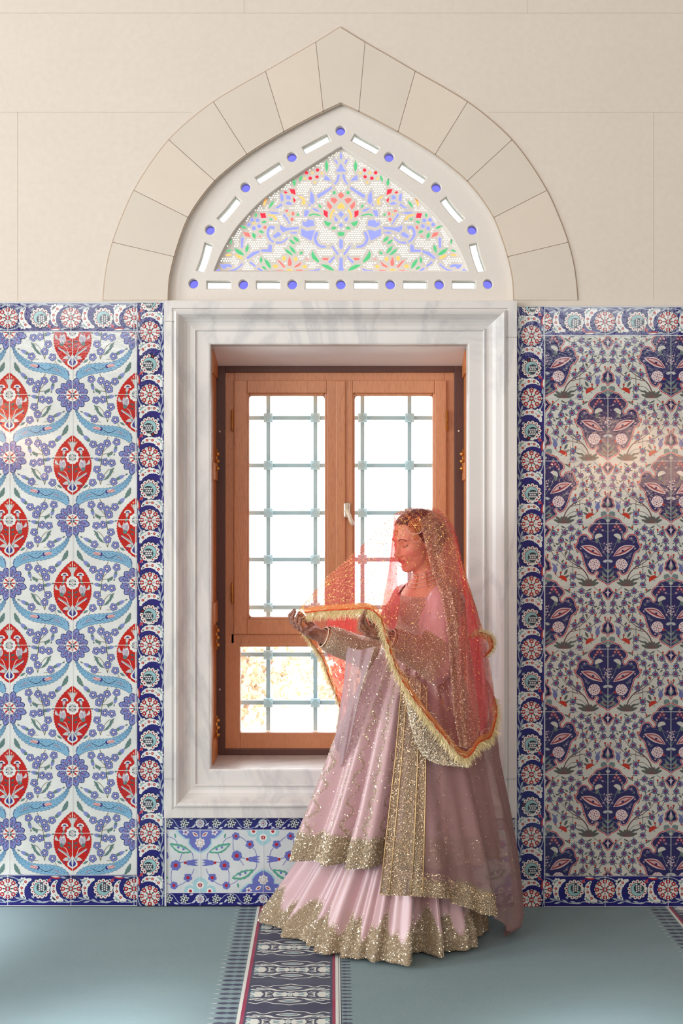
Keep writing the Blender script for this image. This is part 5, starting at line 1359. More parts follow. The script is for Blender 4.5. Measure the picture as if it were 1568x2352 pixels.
for s in (1, -1):
    mb = MB(); q = [on_face(.09, s * y, z, .0012) for y, z in ((.012, .0175), (.020, .0225), (.030, .0255), (.040, .0235), (.049, .0165))]
    q = catmull(q, 3); mb.tube(q, [.0008 + .0012 * sin(pi * (i + 1) / (len(q) + 4)) ** .6 for i in range(len(q))], 6); mb.build('eyebrow', simple('dark_brow_hair', (92, 56, 46), .8), BR, True)
    mb = MB(); q = [on_face(.09, s * y, z, .0008) for y, z in ((.017, -.0035), (.023, -.0068), (.030, -.0085), (.037, -.0072), (.044, -.0035), (.048, -.0005))]
    q = catmull(q, 3); mb.tube(q, [.0009 + .0006 * i / len(q) for i in range(len(q))], 6)
    for i in range(2, len(q), 2): mb.tube([q[i], q[i] + HFW * .005 - HUP * .004 + hl * s * .002], [.0005, .0001], 4)
    mb.build('eyelashes', simple('black_lashes', (24, 14, 16), .5), BR, True)
# hair: cap and bun with a sloping hairline
hp_ = []
def hhe(c, r, k=.02): hp_.append(('e', (H_(*c), np.array(r) * HS, HR), k, 'u'))
hhe((-.006, 0, .034), (.1045, .082, .0925)); hhe((-.095, 0, .000), (.045, .050, .048), .03); hhe((-.03, 0, -.02), (.075, .081, .075), .02)
gx = np.arange(HO[0] - .13, HO[0] + .17, .003); gy = np.arange(HO[1] - .15, HO[1] + .15, .003); gz = np.arange(HO[2] - .14, HO[2] + .14, .003)
G = np.stack(np.meshgrid(gx, gy, gz, indexing='ij'), -1); D = np.full(G.shape[:-1], .5)
for p in hp_: D = comb(D, prim_d(p, G), p[2], 'u')
L_ = (G - HO) @ HR / HS
pl = (L_[..., 0] - .55 * L_[..., 2] - .022 + .35 * np.maximum(0, .035 - np.abs(L_[..., 1])) * -1) * HS * .85
pl = np.maximum(pl, -(L_[..., 2] + .075) * HS)
D = np.maximum(D, pl) + .0008 * np.sin(L_[..., 2] * 500 + L_[..., 0] * 300)
Vh, Fh = nets(D.astype(np.float32), gx, gy, gz)
hair = mesh('hair', Vh, Fh.tolist(), M_HAIR_, BR, True)
# ------------------------------------------------------------------ cloth materials
def mat_satin(name, c, emb, rough=.30, sc=330):
    """satin ground; the 'emb' attribute turns it into dense metallic thread work"""
    t = NT(name); a = t.n('ShaderNodeAttribute', attribute_name='emb')
    vo = t.n('ShaderNodeTexVoronoi'); vo.inputs['Scale'].default_value = sc; t.l(t.obj(), vo.inputs['Vector'])
    n = t.noise(14, 4, .55, t.obj((1, 1, .25)))
    sat = t.mix(n, rgba(tuple(v - 10 for v in c)), rgba(c))
    ecol = t.mix(vo.outputs['Distance'], rgba(emb), rgba(tuple(int(v * .6) for v in emb)))
    b1 = t.bsdf(sat, rough, normal=t.bump(n, .12, .01), Sheen_Weight=.35, Specular_IOR_Level=.6)
    b2 = t.bsdf(ecol, .36, .25, t.bump(vo.outputs['Distance'], .9, .003))
    mx = t.n('ShaderNodeMixShader'); t.l(a.outputs['Fac'], mx.inputs[0]); t.l(b1, mx.inputs[1]); t.l(b2, mx.inputs[2])
    return t.done(mx.outputs[0])
def mat_sheer(name, tint, c, opac, trans=.5, rough=.6, edge=.45, emb=None):
    """thin net: see-through tint, some direct and some transmitted scattering; denser when seen edge-on"""
    t = NT(name); tr = t.n('ShaderNodeBsdfTransparent'); tr.inputs[0].default_value = tint
    df = t.n('ShaderNodeBsdfDiffuse'); tl = t.n('ShaderNodeBsdfTranslucent')
    n = t.noise(60, 4, .6); col = t.mix(n, tuple(x * .8 for x in c[:3]) + (1,), c)
    t.l(col, df.inputs[0]); t.l(col, tl.inputs[0])
    m1 = t.n('ShaderNodeMixShader'); m1.inputs[0].default_value = trans; t.l(df.outputs[0], m1.inputs[1]); t.l(tl.outputs[0], m1.inputs[2])
    lw = t.n('ShaderNodeLayerWeight'); lw.inputs[0].default_value = .35
    ma = t.n('ShaderNodeMath', operation='MULTIPLY_ADD'); t.l(lw.outputs['Facing'], ma.inputs[0]); ma.inputs[1].default_value = edge; ma.inputs[2].default_value = opac
    fac = ma.outputs[0]; sh = m1.outputs[0]
    if emb is not None:
        a = t.n('ShaderNodeAttribute', attribute_name='emb'); vo = t.n('ShaderNodeTexVoronoi'); vo.inputs['Scale'].default_value = 300; t.l(t.obj(), vo.inputs['Vector'])
        e = t.bsdf(t.mix(vo.outputs['Distance'], rgba(emb), rgba(tuple(int(v * .6) for v in emb))), .4, .5, t.bump(vo.outputs['Distance'], .8, .003))
        m2 = t.n('ShaderNodeMixShader'); t.l(a.outputs['Fac'], m2.inputs[0]); t.l(sh, m2.inputs[1]); t.l(e, m2.inputs[2]); sh = m2.outputs[0]
        mxx = t.n('ShaderNodeMath', operation='MAXIMUM'); t.l(fac, mxx.inputs[0]); m9 = t.n('ShaderNodeMath', operation='MULTIPLY'); t.l(a.outputs['Fac'], m9.inputs[0]); m9.inputs[1].default_value = .88; t.l(m9.outputs[0], mxx.inputs[1]); fac = mxx.outputs[0]
    mx = t.n('ShaderNodeMixShader'); t.l(fac, mx.inputs[0]); t.l(tr.outputs[0], mx.inputs[1]); t.l(sh, mx.inputs[2])
    return t.done(mx.outputs[0])
M_SATIN = mat_satin('dusty_pink_satin', (208, 172, 178), (212, 188, 156))
M_BOD = mat_satin('pink_embroidered_bodice', (216, 168, 172), (226, 190, 160), .34)
M_PINKNET = mat_sheer('dusty_pink_net', (1, .93, .92, 1), (.52, .32, .31, 1), .60, .35, edge=.35, emb=(206, 182, 150))
M_REDNET = mat_sheer('coral_red_net', (1, .89, .88, 1), (1.0, .25, .27, 1), .13, .78, edge=.46)
M_GOLDNET = mat_sheer('gold_embroidered_net', (1, .95, .9, 1), (.66, .48, .34, 1), .42, .4, edge=.3, emb=(214, 190, 150))
M_SEQ = simple('silver_gold_sequins', (250, 238, 216), .24, .5)
M_SEQG = simple('gold_sequins', (244, 196, 120), .28, .6)
M_GOTA = mat_sheer('orange_gold_ribbon', (1, .8, .6, 1), (.95, .42, .16, 1), .74, .45, edge=.2)
M_GOTR = mat_sheer('orange_red_edging', (1, .6, .5, 1), (.9, .16, .06, 1), .85, .4, edge=.1)
M_FRNG = simple('pale_gold_tinsel', (246, 230, 180), .35, .25)
M_GOLD = simple('jewellery_gold', (226, 170, 110), .3, .85)
M_PEARL = simple('pearl', (240, 226, 212), .25, 0, Specular_IOR_Level=.7)

# ------------------------------------------------------------------ grids, flakes
def grid_mesh(name, G, mat, parent, emb=None, smooth=True, closed=False):
    """G (nu, nv, 3) array of points"""
    nu, nv = G.shape[:2]; f = []
    for i in range(nu if closed else nu - 1):
        j = (i + 1) % nu
        for k in range(nv - 1): f.append((i * nv + k, j * nv + k, j * nv + k + 1, i * nv + k + 1))
    me = bpy.data.meshes.new(name); me.from_pydata(G.reshape(-1, 3).tolist(), [], f)
    if emb is not None:
        a = me.attributes.new('emb', 'FLOAT', 'POINT'); a.data.foreach_set('value', np.clip(emb, 0, 1).astype(np.float32).ravel())
    return link(name, me, mat, parent, smooth)
def gsample(G, u, v, closed=False):
    nu, nv = G.shape[:2]
    x = u * (nu if closed else nu - 1); y = v * (nv - 1); i = np.minimum(np.floor(x).astype(int), nu - (1 if closed else 2)); k = np.minimum(np.floor(y).astype(int), nv - 2)
    fx = (x - i)[:, None]; fy = (y - k)[:, None]; j = (i + 1) % nu if closed else i + 1
    p = G[i, k] * (1 - fx) * (1 - fy) + G[j, k] * fx * (1 - fy) + G[i, k + 1] * (1 - fx) * fy + G[j, k + 1] * fx * fy
    n = np.cross(G[j, k] - G[i, k], G[i, k + 1] - G[i, k]); n /= np.linalg.norm(n, axis=1)[:, None] + 1e-9
    return p, n
CAMP = np.array([0, -CAM_D, CAM_H])
def flakes(P_, N_, size, tilt=.5, lift=.0022, asp=.6):
    """small quads lying on the points, returned as verts, faces"""
    m = len(P_); N_ = N_ * np.sign(np.sum((CAMP - P_) * N_, 1) + 1e-9)[:, None]
    nn = N_ + rng.normal(size=(m, 3)) * tilt; nn /= np.linalg.norm(nn, axis=1)[:, None]
    a = np.cross(nn, rng.normal(size=(m, 3))); a /= np.linalg.norm(a, axis=1)[:, None]; b = np.cross(nn, a)
    s = (rng.uniform(.6, 1.2, m) * size)[:, None] if np.isscalar(size) else size[:, None]; c = P_ + N_ * lift
    q = np.stack([c - a * s, c + b * s * asp, c + a * s, c - b * s * asp], 1).reshape(-1, 3)
    return q, np.arange(4 * m).reshape(m, 4)
def flake_obj(name, parts, mat, parent):
    V, F_, o = [], [], 0
    for q, f in parts: V.append(q); F_.append(f + o); o += len(q)
    o_ = mesh(name, np.concatenate(V).tolist(), np.concatenate(F_).tolist(), mat, parent); return o_
def scat(G, dens, n, size, tilt=.5, lift=.0022, closed=False, asp=.6):
    u = rng.uniform(0, 1, n); v = rng.uniform(0, 1, n); keep = rng.uniform(0, 1, n) < dens(u, v); u, v = u[keep], v[keep]
    p, nn = gsample(G, u, v, closed); return flakes(p, nn, size, tilt, lift, asp)
def interp(x, xs_, ys_): return np.interp(x, xs_, ys_)
def surf_net(rows, nu=60, nv=60):
    """Catmull-Rom surface through a net of points rows[i][j]"""
    R = np.array([[np.array(p) for p in r] for r in rows]); m, n = R.shape[:2]
    A = np.stack([catmull(R[i], max(2, nv // max(1, n - 1))) for i in range(m)]); 
    return np.stack([catmull(A[:, j], max(2, nu // max(1, m - 1))) for j in range(A.shape[1])], 1)

# ------------------------------------------------------------------ bodice: the figure's own surface pushed out
TORSO = PRIMS[N_HEAD + 1:N_BODY]
# loose sleeves: add volume round the upper arm and forearm
SLV = list(TORSO)
def sc_(a, b, ra, rb, k=.03): SLV.append(('c', (np.array(a), np.array(b), ra, rb), k, 'u'))
sc_(SHN + UP * .00, ELN, .050, .060); sc_(ELN, WRN * .8 + ELN * .2, .060, .040); sc_(WRN * .78 + ELN * .22, WRN * .97 + ELN * .03, .036, .033, .01)
sc_(SHF, ELF, .050, .056); sc_(ELF, WRF * .8 + ELF * .2, .056, .040); sc_(WRF * .78 + ELF * .22, WRF * .97 + ELF * .03, .036, .034, .01)
SLV.append(('e', (CH + FW * .062 - UP * .01, np.array([.062, .115, .085]), np.stack([FW, LF, UP], 1)), .05, 'u'))
gx = np.arange(-.12, .52, .004); gy = np.arange(-.82, -.12, .004); gz = np.arange(.92, 1.36, .004)
Vc, Fc_ = surface(SLV, gx, gy, gz, off=.007)
def trim(V, F_, bad):
    ok = ~bad[F_].any(1); F_ = F_[ok]; used = np.unique(F_); mp = -np.ones(len(V), int); mp[used] = np.arange(len(used)); return V[used], mp[F_]
NK = NB + FW * .040 - UP * .004
ln = (Vc - NK) @ np.stack([FW, LF, UP], 1)
bad = (np.sum((ln / np.array([.078, .104, .048])) ** 2, 1) < 1) | (Vc[:, 2] > NB[2] + .02) | (Vc[:, 2] < .955)
for w_, e_ in ((WRN, ELN), (WRF, ELF)):
    d = (Vc - w_) @ ((w_ - e_) / np.linalg.norm(w_ - e_)); bad |= (d > -.006) & (np.linalg.norm(Vc - w_, axis=1) < .12)
Vc, Fc_ = trim(Vc, Fc_, bad)
# wrinkles at the elbow and along the sleeve
def wr_(V, el, sh, amp):
    r = V - el; d = np.linalg.norm(r, axis=1); ax = (sh - el) / np.linalg.norm(sh - el)
    return amp * np.exp(-(d / .12) ** 2) * np.sin(np.arctan2(r[:, 2] + r[:, 0], r @ ax) * 9 + d * 60)
disp = wr_(Vc, ELN, SHN, .0045) + wr_(Vc, ELF, SHF, .0045)
rr = Vc - WA; disp += .003 * np.sin(rr[:, 0] * 55 + rr[:, 2] * 14) * (Vc[:, 2] < 1.2)
cen = np.where((np.linalg.norm(Vc - ELN, axis=1) < .2)[:, None], ELN, CH); nn = Vc - cen; nn /= np.linalg.norm(nn, axis=1)[:, None]
Vc = Vc + nn * disp[:, None]
dl = (Vc - CH) @ np.stack([FW, LF, UP], 1)
emb = np.clip((dl[:, 0] - .02) * 14, 0, .8) * (np.abs(dl[:, 1]) < .13)
for w_, e_ in ((WRN, ELN), (WRF, ELF)):
    L = np.linalg.norm(w_ - e_); tt = ((Vc - e_) @ (w_ - e_)) / L ** 2; dist = np.linalg.norm(Vc - e_ - tt[:, None] * (w_ - e_), axis=1)
    emb = np.maximum(emb, ((tt > -.05) & (dist < .085)) * np.clip((tt + .1) * 4, 0, .95))
me = bpy.data.meshes.new('bodice'); me.from_pydata(Vc.tolist(), [], Fc_.tolist())
a = me.attributes.new('emb', 'FLOAT', 'POINT'); a.data.foreach_set('value', emb.astype(np.float32))
bod = link('bodice', me, M_BOD, BR, True); s_ = bod.modifiers.new('s', 'SMOOTH'); s_.factor = .5; s_.iterations = 3
s_ = bod.modifiers.new('t', 'SOLIDIFY'); s_.thickness = .002
# sequins on the bodice
fc = Vc[Fc_].mean(1); fn = np.cross(Vc[Fc_[:, 1]] - Vc[Fc_[:, 0]], Vc[Fc_[:, 2]] - Vc[Fc_[:, 0]]); fn /= np.linalg.norm(fn, axis=1)[:, None] + 1e-9
fe = emb[Fc_].mean(1) * .36 + .02
sel = rng.uniform(0, 1, len(fc)) < fe
flake_obj('bodice_sequins', [flakes(fc[sel] + rng.normal(size=(sel.sum(), 3)) * .0012, fn[sel], .0024, .55)], M_SEQ, bod)

# ------------------------------------------------------------------ skirts
HEM = [(-.285, -.22), (-.262, -.31), (-.234, -.33), (-.165, -.45), (-.12, -.52), (-.067, -.60), (.024, -.64), (.06, -.67), (.13, -.69), (.19, -.70), (.235, -.68), (.262, -.59), (.30, -.60), (.355, -.645), (.375, -.59), (.42, -.57), (.447, -.53), (.45, -.46), (.50, -.40), (.52, -.30), (.48, -.18), (.36, -.10), (.20, -.07), (.05, -.07), (-.10, -.08), (-.22, -.12)]
hemc = catmull(HEM, 14, True); HC = np.array([.13, -.38])
NU, NV = 520, 90
hd_ = np.cumsum(np.r_[0, np.hypot(*np.diff(np.r_[hemc, hemc[:1]], axis=0).T)]); hu = np.linspace(0, hd_[-1], NU, endpoint=False)
hx = np.interp(hu, hd_, np.r_[hemc[:, 0], hemc[0, 0]]); hy = np.interp(hu, hd_, np.r_[hemc[:, 1], hemc[0, 1]])
TH = np.unwrap(np.arctan2(hy - HC[1], hx - HC[0])); U_ = np.arange(NU) / NU
Gs = np.zeros((NU, NV, 3)); zz = np.linspace(.62, .012, NV)
ruf = .010 * np.sin(U_ * 2 * pi * 23) + .007 * np.sin(U_ * 2 * pi * 41 + 1) + .012 * np.sin(U_ * 2 * pi * 13 + .6)
for k, z in enumerate(zz):
    s = interp(z, [0, .055, .12, .22, .285, .62], [1, .97, .885, .775, .70, .40]); f = 1 - z / .62
    c = HC + (np.array([.24, -.40]) - HC) * (z / .62)
    rx = (hx - HC[0]) * s; ry = (hy - HC[1]) * s; r = np.hypot(rx, ry) + 1e-9
    fold = ruf * (.5 + f) + .016 * np.sin(U_ * 2 * pi * 11 + z * 3) * f
    Gs[:, k, 0] = c[0] + rx * (1 + fold / r); Gs[:, k, 1] = np.minimum(c[1] + ry * (1 + fold / r), -.045); Gs[:, k, 2] = z + (.012 * np.sin(U_ * 2 * pi * 17) + .006 * np.sin(U_ * 2 * pi * 37)) * (k > NV - 8) * 0
UU, VV = np.meshgrid(U_, np.linspace(0, 1, NV), indexing='ij')
def hem_top(u): return .125 + .035 * np.sin(u * 2 * pi * 19) + .018 * np.sin(u * 2 * pi * 47 + 1)
Zs = Gs[:, :, 2]; eb = np.clip((hem_top(UU) - Zs) / .012, 0, 1)
sk = grid_mesh('lehenga_skirt', Gs, M_SATIN, BR, eb, True, True); m_ = sk.modifiers.new('t', 'SOLIDIFY'); m_.thickness = .0025
def dn_hem(u, v):
    z = .62 - v * .608; return np.where(z < hem_top(u) + .01, .95, .0)
flake_obj('hem_sequins', [scat(Gs, dn_hem, 62000, .0032, .6, .003, True), scat(Gs, lambda u, v: np.where((.62 - v * .608) < hem_top(u) + .05, .12, 0), 9000, .0028, .5, .002, True)], M_SEQ, sk)

# outer gown (kameez) with deep folds
NU2, NV2 = 560, 120
zt = lambda py: CAM_H - (py - 1176) * 4.8 / 2995.2
sil_y = [1478, 1500, 1540, 1600, 1680, 1760, 1840, 1900, 1960, 1990]
Ls = np.interp; gl = [.150, .140, .105, .058, .005, -.038, -.082, -.120, -.150, -.164]; gr_ = [.395, .405, .425, .452, .485, .505, .525, .54, .548, .55]
th = np.arange(NU2) / NU2 * 2 * pi; Gk = np.zeros((NU2, NV2, 3))
hemk = zt(1968) - .030 * np.sin(th) * 1.0                     # front falls lower
for k in range(NV2):
    f = k / (NV2 - 1); py = 1478 + (1968 - 1478) * f
    L = interp(py, sil_y, gl); R = interp(py, sil_y, gr_); cx = (L + R) / 2; rx = (R - L) / 2; ry = interp(py, sil_y, [.115, .125, .14, .17, .205, .235, .26, .28, .29, .295])
    cy = interp(py, [1478, 1968], [-.405, -.375])
    am = .005 + .026 * f ** .9
    fold = am * np.sin(th * 15 + .5 * np.sin(th * 3)) + am * .55 * np.sin(th * 27 + 1.3) + am * .4 * np.sin(th * 7 + 2)
    # the one deep fold running down the front
    tf = radians(-97) % (2 * pi); dth = (th - tf + pi) % (2 * pi) - pi
    fold = fold - .085 * f ** .7 * np.exp(-(dth / .095) ** 2)
    Gk[:, k, 0] = cx + (rx + fold) * np.cos(th); Gk[:, k, 1] = np.minimum(cy + (ry + fold) * np.sin(th), -.06)
    Gk[:, k, 2] = zt(1478) + (hemk - zt(1478)) * f
U2, V2 = np.meshgrid(np.arange(NU2) / NU2, np.linspace(0, 1, NV2), indexing='ij')
ph = (U2 * 40) % 1; vine = (np.abs(ph - .5 - .16 * np.sin(V2 * 60)) < .05).astype(float) * .8
eb = np.maximum(np.clip((V2 - .86 + .01 * np.sin(U2 * 2 * pi * 40)) / .02, 0, 1), vine * (V2 > .03))
ks = grid_mesh('gown', Gk, M_SATIN, BR, eb, True, True); m_ = ks.modifiers.new('t', 'SOLIDIFY'); m_.thickness = .0025
def dn_k(u, v):
    p_ = (u * 40) % 1; d = np.abs(p_ - .5 - .16 * np.sin(v * 60)); leafy = (np.abs(((v * 26 + np.floor(u * 40) * .5) % 1) - .5) < .17) & (np.abs(p_ - .5) < .34)
    return np.where(v > .86, .95, np.where(d < .09, .7, np.where(leafy, .42, .03)))
flake_obj('gown_sequins', [scat(Gk, dn_k, 100000, .0038, .6, .003, True)], M_SEQ, ks)

# ------------------------------------------------------------------ pink net dupatta falling from the hip, with a gold border
NU3, NV3 = 150, 130
d_y = [1560, 1640, 1740, 1850, 1960, 2050, 2100, 2130, 2152]
dR = [(1128, .02), (1136, .02), (1146, .02), (1168, .03), (1187, .03), (1200, .0), (1204, -.01), (1198, -.02), (1160, -.03)]
GD = np.zeros((NU3, NV3, 3))
for i in range(NU3):
    u = i / (NU3 - 1); a = radians(258 + 120 * u)           # front-left round to the right and behind
    yb = interp(u, [0, .12, .25, .40, .52, .62, .8, 1.0], [2056, 2058, 2064, 2100, 2112, 2138, 2156, 2140])
    yt = interp(u, [0, .1, .3, .5, .75, 1.0], [1545, 1560, 1640, 1690, 1600, 1560])
    for k in range(NV3):
        f = k / (NV3 - 1); py = yt + (yb - yt) * f
        Rx = interp(py, d_y, [float(P(x, 0, YB + dy)[0]) for x, dy in dR])
        L = interp(py, sil_y + [2060, 2150], gl + [-.20, -.26]); cx = interp(py, [1545, 2150], [.275, .215]); rx = Rx - cx
        ry = interp(py, sil_y + [2060, 2150], [.115, .13, .15, .185, .225, .26, .29, .31, .325, .33, .325, .31]) + .018
        am = (.004 + .020 * f) * sin(pi * min(1, u * 1.2 + .08)) * (1 if u > .1 else 0)
        dg = u * 2 * pi * 4.2 - f * 3.4
        fo = am * sin(dg) + am * .5 * sin(dg * 2.3 + 1)
        x = cx + (rx + fo) * cos(a); y = -.385 + (ry + fo) * sin(a)
        if y > -.07: y = -.07 + (y + .07) * .1
        dep = CAM_D + y; GD[i, k] = (x, y, CAM_H - (py - 1176) * dep / F)
GD[:, :, 2] = np.maximum(GD[:, :, 2], .014)
u3, v3 = np.meshgrid(np.linspace(0, 1, NU3), np.linspace(0, 1, NV3), indexing='ij')
SW = .155
eb = np.maximum((u3 < SW) * .9, np.clip((v3 - (.90 - .05 * (u3 > .3))) / .03, 0, 1) * (u3 < .46))
dp = grid_mesh('dupatta', GD, M_PINKNET, BR, eb, True)
def dn_d(u, v):
    st = (u < SW) * (.35 + .6 * ((np.abs(u - SW * .5) > SW * .34) | (np.abs(((v * 22) % 1) - .5) < .20)))
    hm = ((v > .88) & (u < .46)) * .9; sp = .012
    return np.maximum(np.maximum(st, hm), sp)
flake_obj('dupatta_sequins', [scat(GD, dn_d, 42000, .0026, .5, .003)], M_SEQG if 0 else simple('antique_gold_sequins', (240, 212, 176), .3, .5), dp)
# piping along the strip edges
mb = MB()
for uu in (0, .035, .12, SW): mb.tube([tuple(p) for p in GD[int(uu * (NU3 - 1))] + np.array([0, -.003, 0])][::2], .0022, 5)
mb.build('strip_piping', simple('antique_gold_cord', (196, 166, 120), .4, .6), dp, True)

# silver-embroidered band of the dupatta, slung from the hip
rows = [[Wp(922, 1556, -.262), Wp(962, 1622, -.292), Wp(1004, 1680, -.300), Wp(1050, 1730, -.295), Wp(1085, 1738, -.28)],
        [Wp(930, 1592, -.275), Wp(952, 1650, -.305), Wp(985, 1706, -.318), Wp(1024, 1742, -.315), Wp(1080, 1752, -.29)],
        [Wp(936, 1622, -.28), Wp(946, 1676, -.312), Wp(968, 1732, -.33), Wp(1010, 1756, -.325), Wp(1075, 1762, -.30)]]
GB = surf_net(rows, 24, 60)
sb = grid_mesh('embroidered_hip_band', GB, mat_satin('silver_band', (206, 192, 178), (196, 184, 164)), BR, np.ones(GB.shape[:2]), True)
m_ = sb.modifiers.new('t', 'SOLIDIFY'); m_.thickness = .004
flake_obj('band_sequins', [scat(GB, lambda u, v: u * 0 + .9, 5200, .0025, .6, .003)], M_SEQ, sb)
mb = MB(); mb.tube([tuple(p) for p in GB[0] + np.array([0, -.004, 0])], .003, 6); mb.build('white_cord_edge', simple('ivory_cord', (226, 214, 190), .5), sb, True)

# cloth falling from the far forearm
rows = [[Wp(796, 1484, -.06), Wp(790, 1560, -.08), Wp(778, 1640, -.10), Wp(758, 1770, -.04)],
        [Wp(818, 1492, -.11), Wp(806, 1570, -.13), Wp(796, 1650, -.15), Wp(776, 1765, -.08)],
        [Wp(842, 1490, -.13), Wp(826, 1560, -.16), Wp(814, 1620, -.19), Wp(792, 1740, -.13)],
        [Wp(866, 1482, -.15), Wp(846, 1540, -.19), Wp(830, 1590, -.22), Wp(806, 1690, -.17)]]
GF = surf_net(rows, 40, 60); i_ = np.linspace(0, 1, GF.shape[0])[:, None]
GF = GF + np.array([0, -1, 0]) * (.008 * np.sin(i_ * 16))[..., None]
ef = np.clip((np.linspace(0, 1, GF.shape[0])[:, None] * np.ones(GF.shape[:2]) - .86) * 12, 0, 1)
fl_ = grid_mesh('dupatta_fall', GF, mat_sheer('lilac_pink_net', (1, .95, .97, 1), (.72, .56, .60, 1), .80, .45, edge=.2, emb=(190, 150, 116)), BR, ef, True)
flake_obj('fall_sequins', [scat(GF, lambda u, v: np.where(u > .86, .9, np.where(np.abs(u - .3) < .05, .5, .05)), 2600, .0026, .5, .002)], M_SEQ, fl_)

# ------------------------------------------------------------------ gold-embroidered head cloth under the red veil
rows = [[Wp(957, 1174, -.020), Wp(985, 1171, -.010), Wp(1016, 1184, .01)],
        [Wp(966, 1206, -.098), Wp(1002, 1206, -.085), Wp(1036, 1222, -.01)],
        [Wp(978, 1255, -.118), Wp(1015, 1258, -.100), Wp(1048, 1272, -.01)],
        [Wp(992, 1310, -.150), Wp(1027, 1313, -.140), Wp(1058, 1325, -.07)],
        [Wp(1010, 1362, -.245), Wp(1040, 1368, -.240), Wp(1068, 1385, -.165)],
        [Wp(1026, 1440, -.278), Wp(1054, 1450, -.262), Wp(1076, 1460, -.185)],
        [Wp(1034, 1530, -.285), Wp(1062, 1540, -.260), Wp(1088, 1550, -.18)],
        [Wp(1040, 1620, -.29), Wp(1070, 1640, -.26), Wp(1100, 1650, -.18)],
        [Wp(1056, 1715, -.285), Wp(1074, 1716, -.27), Wp(1098, 1690, -.21)]]
GH = surf_net(rows, 110, 40)
j_ = np.linspace(0, 1, GH.shape[1])[None, :]; i_ = np.linspace(0, 1, GH.shape[0])[:, None]
GH = GH + np.array([0, -1, 0]) * (.005 * np.sin(j_ * 17) * np.clip(i_ * 3, 0, 1))[..., None]
eh = (.82 * (j_ < .55) + .25 * (j_ >= .55)) * np.ones(GH.shape[:2])
hc_ = grid_mesh('embroidered_head_cloth', GH, M_GOLDNET, BR, eh, True)
flake_obj('head_cloth_sequins', [scat(GH, lambda u, v: np.where(v < .62, .75, .35), 15000, .0022, .6, .002)], M_SEQ, hc_)

# ------------------------------------------------------------------ red net veil
near = [
 [(684, 1403, -.06), (686, 1404, -.065), (688, 1406, -.07), (690, 1408, -.075)],
 [(745, 1332, -.08), (746, 1355, -.10), (748, 1380, -.12), (749, 1402, -.135)],
 [(802, 1281, -.10), (803, 1320, -.15), (805, 1362, -.19), (806, 1399, -.21)],
 [(862, 1222, -.10), (858, 1280, -.19), (852, 1340, -.26), (846, 1398, -.305)],
 [(904, 1182, -.07), (896, 1250, -.18), (886, 1340, -.29), (874, 1420, -.33)],
 [(938, 1167, -.04), (925, 1240, -.17), (905, 1360, -.31), (888, 1470, -.355)],
 [(976, 1163, -.01), (962, 1245, -.17), (940, 1390, -.31), (915, 1545, -.37)],
 [(1006, 1170, .01), (1000, 1255, -.155), (985, 1420, -.305), (958, 1615, -.375)],
 [(1030, 1192, .02), (1034, 1280, -.17), (1036, 1440, -.325), (1010, 1680, -.37)],
 [(1044, 1232, .03), (1058, 1325, -.20), (1066, 1475, -.30), (1066, 1738, -.34)],
 [(1054, 1278, .03), (1080, 1368, -.20), (1098, 1510, -.25), (1100, 1704, -.29)],
 [(1068, 1328, .03), (1097, 1412, -.12), (1116, 1540, -.16), (1126, 1690, -.21)],
 [(1082, 1372, .04), (1106, 1452, .02), (1126, 1565, -.03), (1139, 1640, -.12)],
 [(1094, 1402, .05), (1112, 1462, .04), (1130, 1560, .02), (1134, 1600, .00)]]
near = [[r[0], (r[0][0] + (r[1][0] - r[0][0]) * .35, r[0][1] + (r[1][1] - r[0][1]) * .35, r[0][2] + (r[1][2] - r[0][2]) * .74)] + r[1:] for r in near]
GN_ = surf_net([[Wp(*q) for q in r] for r in near], 230, 120)
far = [
 [(684, 1403, -.06), (686, 1415, -.055), (690, 1428, -.05), (692, 1438, -.05)],
 [(720, 1361, -.07), (720, 1400, -.05), (717, 1440, -.03), (714, 1474, -.02)],
 [(760, 1319, -.09), (756, 1380, -.03), (747, 1450, .02), (738, 1508, .03)],
 [(802, 1281, -.10), (795, 1370, .00), (778, 1480, .06), (759, 1565, .06)],
 [(850, 1234, -.10), (835, 1340, .04), (812, 1500, .09), (781, 1625, .08)],
 [(904, 1182, -.07), (892, 1320, .11), (860, 1500, .14), (779, 1690, .10)],
 [(960, 1164, -.02), (965, 1310, .15), (940, 1500, .18), (850, 1730, .14)],
 [(1010, 1171, .01), (1025, 1310, .15), (1020, 1500, .18), (960, 1740, .18)],
 [(1044, 1232, .03), (1064, 1350, .13), (1070, 1520, .16), (1050, 1720, .18)],
 [(1094, 1402, .05), (1108, 1470, .08), (1118, 1560, .10), (1118, 1650, .10)]]
GFa = surf_net([[Wp(*q) for q in r] for r in far], 150, 90)
def pleat(G, i0, i1, amp, n):
    nu, nv = G.shape[:2]; u = np.linspace(0, 1, nu)[:, None]; v = np.linspace(0, 1, nv)[None, :]
    m = np.clip((u - i0) / .08, 0, 1) * np.clip((i1 - u) / .05, 0, 1) * np.sin(pi * np.clip(v * .9 + .05, 0, 1)) ** .7
    w_ = amp * m * (np.sin(u * n * 2 * pi + v * 2) + .5 * np.sin(u * n * 3.7 * pi + 1))
    return G + np.array([0, -1, 0]) * w_[..., None]
GN_ = pleat(GN_, .30, 1.0, .006, 14); GFa = pleat(GFa, .1, 1.0, .010, 9)
